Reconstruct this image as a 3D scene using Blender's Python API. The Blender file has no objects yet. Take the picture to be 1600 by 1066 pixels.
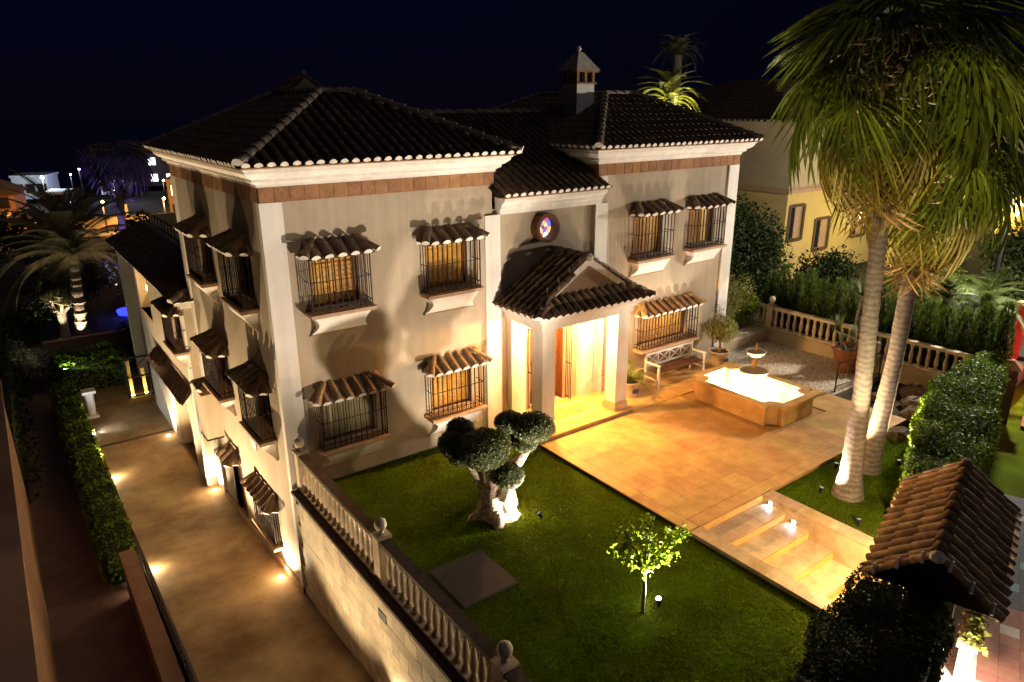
import bpy, math, random
import numpy as np
from mathutils import Vector, Matrix
R = math.radians
rng = np.random.default_rng(7)
random.seed(7)
S = bpy.context.scene
COL = S.collection

# ------------------------------------------------------------------ camera, sky, added fill, exposure
cam_d = bpy.data.cameras.new('camera'); cam = bpy.data.objects.new('camera', cam_d); COL.objects.link(cam)
cam_d.sensor_width = 36.0; cam_d.sensor_fit = 'HORIZONTAL'; cam_d.lens = 1102.73 / 1600 * 36; cam_d.clip_end = 2000; cam_d.clip_start = 0.1
PITCH, YAW, ROLL = 0.32210593, 0.63173371, -0.00529027
fwv = Vector((math.sin(YAW) * math.cos(PITCH), math.cos(YAW) * math.cos(PITCH), -math.sin(PITCH)))
rv = Vector((math.cos(YAW), -math.sin(YAW), 0)); uv = rv.cross(fwv)
r2 = rv * math.cos(ROLL) + uv * math.sin(ROLL); u2 = uv * math.cos(ROLL) - rv * math.sin(ROLL)
mw = Matrix(((r2.x, u2.x, -fwv.x, -4.1956), (r2.y, u2.y, -fwv.y, -13.8906), (r2.z, u2.z, -fwv.z, 7.9492), (0, 0, 0, 1)))
cam.matrix_world = mw
S.camera = cam
W = bpy.data.worlds.new('World'); S.world = W; W.use_nodes = True
wn = W.node_tree.nodes; wl = W.node_tree.links
bg = wn['Background']
sky = wn.new('ShaderNodeTexSky'); sky.sky_type = 'NISHITA'; sky.sun_disc = False
sky.sun_elevation = R(-5.0); sky.sun_rotation = R(0); sky.altitude = 0; sky.air_density = 1.0; sky.dust_density = 0.2; sky.ozone_density = 6.0
mxs = wn.new('ShaderNodeMix'); mxs.data_type = 'RGBA'; mxs.blend_type = 'ADD'; mxs.inputs[0].default_value = 1.0; mxs.clamp_result = False
dim = wn.new('ShaderNodeMix'); dim.data_type = 'RGBA'; dim.blend_type = 'MULTIPLY'; dim.inputs[0].default_value = 1.0; dim.inputs[7].default_value = (0.35, 0.35, 0.35, 1)
wl.new(sky.outputs[0], dim.inputs[6]); wl.new(dim.outputs[2], mxs.inputs[6]); mxs.inputs[7].default_value = (0.007, 0.008, 0.036, 1)   # even night-sky glow over the town
wl.new(mxs.outputs[2], bg.inputs[0]); bg.inputs[1].default_value = 0.05
sky_fill_d = bpy.data.lights.new('sky_fill', 'SUN'); sky_fill_d.energy = 0.05; sky_fill_d.angle = R(50); sky_fill_d.color = (1.0, 0.86, 0.86)  # added wide soft fill lamp that imitates skyglow, not a visible moon
sky_fill = bpy.data.objects.new('sky_fill', sky_fill_d); COL.objects.link(sky_fill)
sky_fill.rotation_euler = (R(48), 0, R(22))
S.view_settings.view_transform = 'Standard'; S.view_settings.look = 'None'; S.view_settings.exposure = 1.35; S.view_settings.gamma = 1.0
S.cycles.use_denoising = True
S.cycles.max_bounces = 6; S.cycles.diffuse_bounces = 3; S.cycles.glossy_bounces = 2; S.cycles.transmission_bounces = 4; S.cycles.transparent_max_bounces = 8
S.cycles.sample_clamp_indirect = 4.0
S.cycles.caustics_reflective = False; S.cycles.caustics_refractive = False

# ------------------------------------------------------------------ materials
MATS = {}
def mat(name, col, rough=0.8, var=0.25, scale=3.0, bump=0.0, bscale=40.0, rnd=0.0, spec=0.3, col2=None, emit=None, estr=0.0, metal=0.0, trans=0.0, detail=6.0, streak=0.0, rings=0.0):
    if name in MATS: return MATS[name]
    m = bpy.data.materials.new(name); m.use_nodes = True; MATS[name] = m
    nt = m.node_tree; n = nt.nodes; l = nt.links; b = n['Principled BSDF']
    b.inputs['Roughness'].default_value = rough; b.inputs['Specular IOR Level'].default_value = spec; b.inputs['Metallic'].default_value = metal
    if trans: b.inputs['Transmission Weight'].default_value = trans
    tc = n.new('ShaderNodeTexCoord')
    no = n.new('ShaderNodeTexNoise'); no.inputs['Scale'].default_value = scale; no.inputs['Detail'].default_value = detail; no.inputs['Roughness'].default_value = 0.62
    geo = n.new('ShaderNodeNewGeometry'); l.new(geo.outputs['Position'], no.inputs['Vector'])
    cr = n.new('ShaderNodeValToRGB'); c = np.array(col)
    lo = c * (1 - var) if col2 is None else np.array(col2); hi = np.minimum(c * (1 + var * 0.7), 1.0)
    cr.color_ramp.elements[0].position = 0.32; cr.color_ramp.elements[1].position = 0.70
    cr.color_ramp.elements[0].color = (*lo, 1); cr.color_ramp.elements[1].color = (*hi, 1)
    l.new(no.outputs['Fac'], cr.inputs['Fac']); out = cr.outputs['Color']
    if rnd > 0:
        oi = n.new('ShaderNodeObjectInfo'); hs = n.new('ShaderNodeHueSaturation')
        mr = n.new('ShaderNodeMapRange'); mr.inputs['To Min'].default_value = 1 - rnd; mr.inputs['To Max'].default_value = 1 + rnd * 0.8
        l.new(oi.outputs['Random'], mr.inputs['Value']); l.new(mr.outputs['Result'], hs.inputs['Value']); l.new(out, hs.inputs['Color'])
        mr2 = n.new('ShaderNodeMath'); mr2.operation = 'MULTIPLY_ADD'; mr2.inputs[1].default_value = 0.02; mr2.inputs[2].default_value = 0.49
        l.new(oi.outputs['Random'], mr2.inputs[0]); l.new(mr2.outputs[0], hs.inputs['Hue']); out = hs.outputs['Color']
    if streak > 0:
        mp = n.new('ShaderNodeMapping'); mp.inputs['Scale'].default_value = (5.5, 5.5, 0.35); l.new(geo.outputs['Position'], mp.inputs['Vector'])
        ns = n.new('ShaderNodeTexNoise'); ns.inputs['Scale'].default_value = 1.0; ns.inputs['Detail'].default_value = 7; ns.inputs['Roughness'].default_value = 0.7; l.new(mp.outputs[0], ns.inputs['Vector'])
        ms = n.new('ShaderNodeMapRange'); ms.inputs['From Min'].default_value = 0.35; ms.inputs['From Max'].default_value = 0.72; ms.inputs['To Min'].default_value = 1.06; ms.inputs['To Max'].default_value = 1.0 - streak; l.new(ns.outputs['Fac'], ms.inputs['Value'])
        hm = n.new('ShaderNodeHueSaturation'); l.new(out, hm.inputs['Color']); l.new(ms.outputs[0], hm.inputs['Value']); out = hm.outputs['Color']
    if rings > 0:
        wv = n.new('ShaderNodeTexWave'); wv.wave_type = 'BANDS'; wv.bands_direction = 'Z'; wv.inputs['Scale'].default_value = 2.6; wv.inputs['Distortion'].default_value = 4.5; wv.inputs['Detail'].default_value = 4; wv.inputs['Detail Scale'].default_value = 2; l.new(geo.outputs['Position'], wv.inputs['Vector'])
        ms = n.new('ShaderNodeMapRange'); ms.inputs['To Min'].default_value = 1.0 - rings; ms.inputs['To Max'].default_value = 1.15; l.new(wv.outputs['Fac'], ms.inputs['Value'])
        hm = n.new('ShaderNodeHueSaturation'); l.new(out, hm.inputs['Color']); l.new(ms.outputs[0], hm.inputs['Value']); out = hm.outputs['Color']
    l.new(out, b.inputs['Base Color'])
    if bump > 0:
        nb = n.new('ShaderNodeTexNoise'); nb.inputs['Scale'].default_value = bscale; nb.inputs['Detail'].default_value = 4
        l.new(geo.outputs['Position'], nb.inputs['Vector'])
        bm = n.new('ShaderNodeBump'); bm.inputs['Strength'].default_value = bump; bm.inputs['Distance'].default_value = 0.02
        l.new(nb.outputs['Fac'], bm.inputs['Height']); l.new(bm.outputs['Normal'], b.inputs['Normal'])
    if emit is not None:
        b.inputs['Emission Color'].default_value = (*emit, 1); b.inputs['Emission Strength'].default_value = estr
    return m
def leafmat(name, col, var=0.45, trans=0.25, rough=0.5, spec=0.35, patch=None):
    if name in MATS: return MATS[name]
    m = bpy.data.materials.new(name); m.use_nodes = True; MATS[name] = m
    nt = m.node_tree; n = nt.nodes; l = nt.links; b = n['Principled BSDF']
    geo = n.new('ShaderNodeNewGeometry'); cr = n.new('ShaderNodeValToRGB'); c = np.array(col)
    cr.color_ramp.elements[0].color = (*(c * (1 - var)), 1); cr.color_ramp.elements[1].color = (*(c * (1 + var)), 1)
    l.new(geo.outputs['Random Per Island'], cr.inputs['Fac']); cout = cr.outputs['Color']
    if patch is not None:
        pn = n.new('ShaderNodeTexNoise'); pn.inputs['Scale'].default_value = 0.9; pn.inputs['Detail'].default_value = 8; pn.inputs['Roughness'].default_value = 0.65; l.new(geo.outputs['Position'], pn.inputs['Vector'])
        pr_ = n.new('ShaderNodeMapRange'); pr_.inputs['From Min'].default_value = 0.48; pr_.inputs['From Max'].default_value = 0.68; pr_.inputs['To Max'].default_value = 0.75; l.new(pn.outputs['Fac'], pr_.inputs['Value'])
        pm = n.new('ShaderNodeMix'); pm.data_type = 'RGBA'; pm.inputs[7].default_value = (*patch, 1); l.new(pr_.outputs[0], pm.inputs[0]); l.new(cout, pm.inputs[6]); cout = pm.outputs[2]
    l.new(cout, b.inputs['Base Color'])
    b.inputs['Roughness'].default_value = rough; b.inputs['Specular IOR Level'].default_value = spec
    tr = n.new('ShaderNodeBsdfTranslucent'); l.new(cout, tr.inputs['Color'])
    mx = n.new('ShaderNodeMixShader'); mx.inputs[0].default_value = trans
    l.new(b.outputs[0], mx.inputs[1]); l.new(tr.outputs[0], mx.inputs[2]); l.new(mx.outputs[0], n['Material Output'].inputs[0])
    return m
def emat(name, col, strength):
    if name in MATS: return MATS[name]
    m = bpy.data.materials.new(name); m.use_nodes = True; MATS[name] = m
    n = m.node_tree.nodes; l = m.node_tree.links; n.remove(n['Principled BSDF'])
    e = n.new('ShaderNodeEmission'); e.inputs[0].default_value = (*col, 1); e.inputs[1].default_value = strength
    l.new(e.outputs[0], n['Material Output'].inputs[0]); return m

M_wall = mat('render_wall', (0.44, 0.36, 0.27), 0.9, 0.12, 0.9, 0.25, 45, streak=0.11)
M_white = mat('white_stucco', (0.80, 0.75, 0.70), 0.85, 0.08, 1.5, 0.15, 60, streak=0.14)
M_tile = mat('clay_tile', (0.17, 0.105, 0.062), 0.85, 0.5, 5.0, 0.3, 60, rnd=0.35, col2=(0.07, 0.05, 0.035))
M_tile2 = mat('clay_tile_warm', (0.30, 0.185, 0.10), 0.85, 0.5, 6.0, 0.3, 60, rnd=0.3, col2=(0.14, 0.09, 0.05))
M_deck = mat('roof_underlay', (0.06, 0.04, 0.03), 0.95, 0.4, 4.0)
M_mortar = mat('white_mortar', (0.72, 0.66, 0.60), 0.9, 0.2, 9.0, 0.2, 80)
M_mortar_grey = mat('aged_mortar', (0.34, 0.30, 0.25), 0.9, 0.35, 6.0, 0.2, 80)
M_brick = mat('terracotta_band', (0.34, 0.17, 0.085), 0.85, 0.3, 4.0, 0.2, 60, rnd=0.18)
M_brick2 = mat('terracotta_diamond', (0.37, 0.195, 0.10), 0.85, 0.25, 5.0, 0.2, 60)
M_trav = mat('travertine', (0.62, 0.37, 0.135), 0.55, 0.24, 2.2, 0.08, 40, rnd=0.06, spec=0.3, col2=(0.49, 0.265, 0.075))
M_trav2 = mat('travertine_pale', (0.60, 0.43, 0.25), 0.6, 0.2, 3.0, 0.08, 40, rnd=0.10, col2=(0.44, 0.29, 0.15))
M_drive = mat('driveway_stone', (0.46, 0.34, 0.20), 0.7, 0.3, 0.75, 0.12, 30, rnd=0.02, col2=(0.20, 0.118, 0.05), detail=9)
M_clad = mat('cladding_stone', (0.60, 0.50, 0.36), 0.8, 0.22, 2.5, 0.25, 30, rnd=0.22)
M_iron = mat('wrought_iron', (0.030, 0.018, 0.016), 0.6, 0.3, 10, spec=0.12)
M_black = mat('black_metal', (0.015, 0.014, 0.014), 0.5, 0.3, 10)
M_wood = mat('amber_wood', (0.62, 0.33, 0.06), 0.55, 0.3, 12, rnd=0.12)
M_brown = mat('brown_wood', (0.13, 0.045, 0.018), 0.5, 0.3, 12, rnd=0.1)
M_curtain = mat('pale_curtain', (0.42, 0.38, 0.20), 0.9, 0.2, 8)
M_glass = mat('dark_glass', (0.02, 0.02, 0.025), 0.08, 0.2, 3, spec=0.5)
M_sill = mat('sill_stone', (0.46, 0.30, 0.19), 0.8, 0.2, 6, 0.2, 50)
M_coping = mat('slate_coping', (0.075, 0.045, 0.04), 0.8, 0.25, 6, 0.2, 50)
M_rail = mat('weathered_rail', (0.13, 0.085, 0.055), 0.8, 0.35, 5, 0.2, 50)
M_bal = mat('cast_stone', (0.58, 0.47, 0.34), 0.8, 0.2, 7, 0.15, 60, rnd=0.06)
M_slab = mat('slate_slab', (0.075, 0.058, 0.052), 0.8, 0.15, 6, 0.1, 60)
M_lawn = mat('lawn_soil', (0.075, 0.120, 0.004), 0.95, 0.45, 1.2, 0.5, 70, spec=0.05, col2=(0.060, 0.070, 0.004))
M_dark = mat('dark_ground', (0.035, 0.03, 0.022), 0.95, 0.4, 0.7, 0.3, 10)
M_gravelbase = mat('gravel_bed', (0.30, 0.25, 0.19), 0.95, 0.4, 20, 0.8, 60)
M_asphalt = mat('asphalt', (0.20, 0.125, 0.11), 0.9, 0.25, 3, 0.2, 60)
M_conc = mat('brown_render', (0.30, 0.19, 0.135), 0.9, 0.2, 1.0, 0.1, 40)
M_bark = mat('palm_bark', (0.20, 0.155, 0.12), 0.9, 0.35, 9, 0.5, 40, rings=0.24)
M_barkw = mat('pale_bark', (0.52, 0.43, 0.33), 0.9, 0.45, 12, 0.9, 30, col2=(0.16, 0.11, 0.08))
M_terra = mat('terracotta_pot', (0.30, 0.12, 0.05), 0.8, 0.25, 5, 0.2, 40)
M_cream = mat('cream_pot', (0.55, 0.43, 0.31), 0.75, 0.25, 5, 0.2, 40)
M_blue = mat('blue_glaze', (0.05, 0.06, 0.16), 0.6, 0.3, 8)
M_paint = mat('white_paint', (0.78, 0.74, 0.68), 0.6, 0.08, 5)
M_soil = mat('soil', (0.04, 0.028, 0.018), 0.95, 0.3, 20, 0.5, 40)
M_yel = mat('yellow_render', (0.58, 0.44, 0.17), 0.9, 0.14, 0.8, 0.1, 40)
M_yel2 = mat('beige_render', (0.48, 0.38, 0.24), 0.9, 0.14, 0.8, 0.1, 40)
M_rock = mat('rock', (0.17, 0.12, 0.075), 0.9, 0.35, 5, 0.6, 20)
L_grass = leafmat('grass_blades', (0.125, 0.205, 0.006), 0.45, 0.35, 0.8, 0.04, (0.085, 0.085, 0.012))
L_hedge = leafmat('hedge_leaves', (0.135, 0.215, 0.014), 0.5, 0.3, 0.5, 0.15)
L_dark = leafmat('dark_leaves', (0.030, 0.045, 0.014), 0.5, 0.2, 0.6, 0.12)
L_olive = leafmat('olive_leaves', (0.21, 0.21, 0.055), 0.45, 0.25)
L_bonsai = leafmat('topiary_leaves', (0.070, 0.078, 0.018), 0.5, 0.15, 0.55, 0.3)
L_lemon = leafmat('lemon_leaves', (0.17, 0.24, 0.014), 0.4, 0.55, 0.45, 0.25)
L_palm = leafmat('fan_palm_green', (0.10, 0.122, 0.012), 0.5, 0.35, 0.45, 0.35)
L_palmy = leafmat('fan_palm_yellow', (0.20, 0.15, 0.016), 0.4, 0.3, 0.6, 0.3)
L_dead = leafmat('fan_palm_dead', (0.26, 0.16, 0.06), 0.4, 0.2, 0.8, 0.2)
L_date = leafmat('date_palm_leaflets', (0.17, 0.155, 0.075), 0.4, 0.25)
L_cyp = leafmat('cypress_needles', (0.08, 0.135, 0.02), 0.5, 0.2)
L_yucca = leafmat('yucca_blades', (0.12, 0.16, 0.03), 0.4, 0.25)

# ------------------------------------------------------------------ mesh helpers
class MB:
    def __init__(s): s.v = []; s.f = []; s.m = []; s.n = 0
    def add(s, v, f, mi=0, M=None):
        v = np.asarray(v, float)
        if M is not None: v = v @ np.asarray(M)[:3, :3].T + np.asarray(M)[:3, 3]
        k = s.n; s.v.append(v); s.n += len(v)
        for q in f: s.f.append(tuple(i + k for i in q)); s.m.append(mi)
        return s
    def box(s, x0, x1, y0, y1, z0, z1, mi=0, M=None):
        v = [(x0, y0, z0), (x1, y0, z0), (x1, y1, z0), (x0, y1, z0), (x0, y0, z1), (x1, y0, z1), (x1, y1, z1), (x0, y1, z1)]
        return s.add(v, [(0, 3, 2, 1), (4, 5, 6, 7), (0, 1, 5, 4), (1, 2, 6, 5), (2, 3, 7, 6), (3, 0, 4, 7)], mi, M)
    def frust(s, b, t, mi=0, cap=True):
        n = len(b); f = [(i, (i + 1) % n, n + (i + 1) % n, n + i) for i in range(n)]
        if cap: f += [tuple(range(n))[::-1], tuple(range(n, 2 * n))]
        return s.add(list(b) + list(t), f, mi)
    def prism(s, poly, z0, z1, mi=0):
        return s.frust([(x, y, z0) for x, y in poly], [(x, y, z1) for x, y in poly], mi)
    def lathe(s, prof, seg=10, c=(0, 0, 0), mi=0, caps=True):
        v = []; f = []
        for r, z in prof:
            for k in range(seg):
                a = 2 * math.pi * k / seg; v.append((c[0] + r * math.cos(a), c[1] + r * math.sin(a), c[2] + z))
        for i in range(len(prof) - 1):
            for k in range(seg):
                k2 = (k + 1) % seg; f.append((i * seg + k, i * seg + k2, (i + 1) * seg + k2, (i + 1) * seg + k))
        if caps:
            f.append(tuple(range(seg))[::-1]); f.append(tuple((len(prof) - 1) * seg + k for k in range(seg)))
        return s.add(v, f, mi)
    def tube(s, pts, rad, seg=6, mi=0, caps=True):
        pts = [Vector(p) for p in pts]; n = len(pts)
        if not hasattr(rad, '__len__'): rad = [rad] * n
        v = []; f = []
        for i, p in enumerate(pts):
            d = (pts[min(i + 1, n - 1)] - pts[max(i - 1, 0)]).normalized()
            a = Vector((0, 0, 1)) if abs(d.z) < 0.9 else Vector((1, 0, 0))
            u = d.cross(a).normalized(); w = d.cross(u)
            for k in range(seg):
                t = 2 * math.pi * (k + 0.5) / seg; v.append(p + (u * math.cos(t) + w * math.sin(t)) * rad[i])
        for i in range(n - 1):
            for k in range(seg):
                k2 = (k + 1) % seg; f.append((i * seg + k2, i * seg + k, (i + 1) * seg + k, (i + 1) * seg + k2))
        if caps: f.append(tuple(range(seg))); f.append(tuple((n - 1) * seg + k for k in range(seg))[::-1])
        return s.add([tuple(q) for q in v], f, mi)
    def mesh(s, name, mats, smooth=False):
        me = bpy.data.meshes.new(name)
        v = np.concatenate(s.v) if s.v else np.zeros((0, 3))
        me.from_pydata(v.tolist(), [], s.f)
        for m in (mats if isinstance(mats, (list, tuple)) else [mats]): me.materials.append(m)
        me.polygons.foreach_set('material_index', s.m)
        if smooth: me.polygons.foreach_set('use_smooth', [True] * len(s.f))
        me.update(); return me
def put(name, me, parent=None, loc=None, M=None):
    o = bpy.data.objects.new(name, me); COL.objects.link(o)
    if parent is not None: o.parent = parent
    if M is not None: o.matrix_basis = M
    elif loc is not None: o.location = loc
    return o
def obj(name, mb, mats, parent=None, loc=None, smooth=False, kind=None, label=None, M=None):
    o = put(name, mb.mesh(name, mats, smooth), parent, loc, M)
    if kind: o['kind'] = kind
    if label: o['label'] = label
    return o
def tag(o, label, cat, group=None, kind=None):
    o['label'] = label; o['category'] = cat
    if group: o['group'] = group
    if kind: o['kind'] = kind
    return o
def thing(name, label, cat, loc=(0, 0, 0), rotz=0, group=None):
    o = bpy.data.objects.new(name, None); COL.objects.link(o); o.location = loc; o.rotation_euler = (0, 0, rotz); o.empty_display_size = 0.2
    return tag(o, label, cat, group)
def empty(name, parent, loc=(0, 0, 0), rotz=0):
    o = bpy.data.objects.new(name, None); COL.objects.link(o); o.parent = parent; o.location = loc; o.rotation_euler = (0, 0, rotz); return o
def npmesh(name, v, f, mats, kind=None, parent=None, smooth=False, loc=None):
    me = bpy.data.meshes.new(name); v = np.asarray(v, np.float32); f = np.asarray(f, np.int32); k = f.shape[1]
    me.vertices.add(len(v)); me.vertices.foreach_set('co', v.ravel())
    me.loops.add(f.size); me.loops.foreach_set('vertex_index', f.ravel())
    me.polygons.add(len(f)); me.polygons.foreach_set('loop_start', np.arange(0, f.size, k, dtype=np.int32)); me.polygons.foreach_set('loop_total', np.full(len(f), k, np.int32))
    if smooth: me.polygons.foreach_set('use_smooth', np.ones(len(f), bool))
    me.materials.append(mats); me.update(calc_edges=True); me.validate()
    o = put(name, me, parent, loc)
    if kind: o['kind'] = kind
    return o
def unit(a): return a / np.maximum(np.linalg.norm(a, axis=-1, keepdims=True), 1e-9)
def leafcloud(name, pts, nrm, size, m, parent=None, aspect=0.45, spread=0.8, kind=None, loc=None):
    N = len(pts); size = size * rng.uniform(0.6, 1.35, (N, 1))
    n = unit(np.asarray(nrm) + spread * rng.normal(size=(N, 3))); a = unit(np.cross(n, rng.normal(size=(N, 3)))); b = np.cross(n, a)
    L = a * size * 0.5; Wd = b * size * 0.5 * aspect; bend = n * size * 0.12
    v = np.stack([pts - L - bend, pts + Wd, pts + L - bend, pts - Wd], 1).reshape(-1, 3)
    return npmesh(name, v, np.arange(4 * N).reshape(N, 4), m, kind, parent, loc=loc)
def ellipsoid_pts(c, r, n, shell=0.75):
    d = unit(rng.normal(size=(n, 3))); k = shell + (1 - shell) * rng.random((n, 1))
    return np.array(c) + d * np.array(r) * k, d
def frame(o, x, z):
    x = Vector(x).normalized(); z = Vector(z); z = (z - x * z.dot(x)).normalized(); y = z.cross(x); o = Vector(o)
    return Matrix(((x.x, y.x, z.x, o.x), (x.y, y.y, z.y, o.y), (x.z, y.z, z.z, o.z), (0, 0, 0, 1)))
def lamp(name, typ, loc, energy, col, parent=None, radius=0.05, aim=None, angle=None, blend=0.5, M=None):
    d = bpy.data.lights.new(name, typ); d.energy = energy; d.color = col; d.shadow_soft_size = radius
    if typ == 'SPOT': d.spot_size = R(angle); d.spot_blend = blend
    o = bpy.data.objects.new(name, d); COL.objects.link(o)
    if parent is not None: o.parent = parent
    o.location = loc
    if aim is not None: o.rotation_euler = Vector(aim).to_track_quat('-Z', 'Y').to_euler()
    return o
def tile_geo(r0=0.085, r1=0.070, L=0.40, seg=6, th=0.014, lift=0.014):
    v = []; f = []
    for x, r, z in ((0, r0, lift), (L, r1, 0)):
        for k in range(seg + 1):
            a = math.pi * k / seg; v.append((x, r * math.cos(a), z + r * math.sin(a) * 0.92))
    n = seg + 1
    for k in range(seg): f.append((k, n + k, n + k + 1, k + 1))
    for x, r, z in ((0, r0 - th, lift), (L * 0.3, r0 - th * 1.3, lift * 0.7)):
        for k in range(n):
            a = math.pi * k / seg; v.append((x, r * math.cos(a), z + r * math.sin(a) * 0.92))
    for k in range(seg): f.append((k + 1, 2 * n + k + 1, 2 * n + k, k)); f.append((2 * n + k + 1, 3 * n + k + 1, 3 * n + k, 2 * n + k))
    return np.array(v), f
def plug_geo(r=0.084, x=-0.006, seg=6, lift=0.012):
    v = [(x, 0, -0.01)] + [(x, r * math.cos(math.pi * k / seg), lift + r * math.sin(math.pi * k / seg) * 0.92) for k in range(seg + 1)]
    return np.array(v), [(0, k + 1, k + 2) for k in range(seg)] 
TV, TF = tile_geo(); PV, PF = plug_geo()
_mb = MB(); _mb.add(TV, TF, 0); ME_tile = _mb.mesh('roof_tile', [M_tile], True)
_mb = MB(); _mb.add(TV, TF, 0); _mb.add(PV, PF, 1); ME_eave = _mb.mesh('eave_tile', [M_tile, M_mortar], False)
_mb = MB(); _mb.add(TV, TF, 0); ME_tilew = _mb.mesh('warm_tile', [M_tile2], True)
_mb = MB(); _mb.add(TV, TF, 0); _mb.add(PV, PF, 1); ME_eavew = _mb.mesh('warm_eave_tile', [M_tile2, M_mortar], False)

def tile_slope(P0, P1, T0, T1, parent, stuff, spacing=0.235, single=0, step=0.335, pick=None, meshes=None, off=0.02, jit=0.01):
    """barrel tiles over the slope P0-P1 (eave) / T0-T1 (top); single=1: eave course as objects, 2: every tile an object"""
    P0, P1, T0, T1 = map(Vector, (P0, P1, T0, T1)); e = (P1 - P0); Wd = e.length; e.normalize()
    up = (T0 - P0) - e * (T0 - P0).dot(e); H = up.length; up.normalize(); nrm = e.cross(up).normalized()
    if nrm.z < 0: nrm = -nrm
    uL = (T0 - P0).dot(e); uR = (T1 - P0).dot(e); n = max(1, int(round(Wd / spacing))); sp = Wd / n
    meshes = meshes or (ME_tile, ME_eave)
    for i in range(n):
        u = (i + 0.5) * sp; vm = H
        if u < uL: vm = min(vm, H * u / uL)
        if u > uR: vm = min(vm, H * (Wd - u) / max(Wd - uR, 1e-6))
        v = 0.0; k = 0
        while v + 0.1 < vm or k == 0:
            L = min(0.40, max(0.14, vm - v + 0.05)); j = random.uniform(-jit, jit)
            o = P0 + e * (u + j) + up * (v - 0.03 + random.uniform(-0.008, 0.008)) + nrm * off
            M = frame(o, up + e * random.uniform(-0.02, 0.02), nrm)
            M = M @ Matrix.Diagonal((L / 0.40, 1, 1, 1))
            if pick and not pick(o): pass
            elif (single == 2) or (single == 1 and k == 0):
                put('roof_tile', meshes[1] if k == 0 else meshes[0], parent, M=M)
            elif stuff is not None:
                stuff.add(TV, TF, 0, M)
                if k == 0: stuff.add(PV, PF, 1, M)
            v += step; k += 1
def ridge_line(A, B, parent, stuff, r=1.45, single=False, L=0.38, mesh=None, endcap=False):
    A, B = Vector(A), Vector(B); d = B - A; n = max(1, int(round(d.length / (L - 0.05)))); st = d / n
    up = Vector((0, 0, 1))
    for i in range(n):
        M = frame(A + st * i, d, up) @ Matrix.Diagonal((st.length * 1.12 / 0.40, r, r, 1))
        if single: put('ridge_tile', mesh or (ME_eave if (endcap and i == 0) else ME_tile), parent, M=M)
        else:
            stuff.add(TV, TF, 2, M)
            if i == 0 and endcap: stuff.add(PV, PF, 1, M)

# ------------------------------------------------------------------ terrain, driveway, lawn, patio
def rz(y): return -2.76 - 0.085 * min(y, 6.9)
def sheet(name, poly, z, m, label, cat, under=0.05):
    mb = MB(); mb.prism(poly, z - under, z)
    return tag(obj(name, mb, m), label, cat, kind='structure')
sheet('ground', [(-600, -60), (600, -60), (600, 900), (-600, 900)], -4.6, M_dark, 'dark night ground reaching out to the horizon behind the villa', 'ground')
# driveway: sloping ramp, then level court
dw = MB(); X0, X1 = -2.70, 0.05
ys = [-16, 6.9, 20.3]
dw.frust([(X0, -16, -3.9), (X1, -16, -3.9), (X1, 6.9, -3.9), (X0, 6.9, -3.9)], [(X0, -16, rz(-16) - .03), (X1, -16, rz(-16) - .03), (X1, 6.9, rz(6.9) - .03), (X0, 6.9, rz(6.9) - .03)])
dw.box(X0, 0.5, 6.9, 20.3, -3.9, -3.38)
M_joint = mat('stone_joint', (0.33, 0.23, 0.125), 0.9, 0.2, 3)
driveway = tag(obj('driveway', dw, M_joint), 'sloping stone driveway running along the side of the villa', 'driveway', kind='structure')
cols = 5; cw = (X1 - X0 - 0.02) / cols
_m = MB(); _m.box(-cw / 2 + .001, cw / 2 - .001, -.399, .399, -.03, 0.0); ME_ds = _m.mesh('driveway_slab', M_drive)
ang = math.atan(-0.085)
for i in range(38):
    y = -9.6 + 0.8 * i
    if y > 19.9: break
    for c in range(cols):
        x = X0 + .01 + cw * (c + .5)
        if y + .4 < 6.95: put('driveway_slab', ME_ds, driveway, M=Matrix.Translation((x, y, rz(y))) @ Matrix.Rotation(ang, 4, 'X'))
        else: put('driveway_slab', ME_ds, driveway, M=Matrix.Translation((x, y, -3.35)))
_m = MB(); _m.box(X0 + .02, -0.22, 12.60, 12.76, -3.36, -3.338)
for k in range(30): _m.box(X0 + .05 + k * .082, X0 + .08 + k * .082, 12.61, 12.75, -3.336, -3.330)
obj('drain_channel', _m, mat('drain_metal', (0.10, 0.075, 0.05), .7, .3, 8), driveway)
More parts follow.
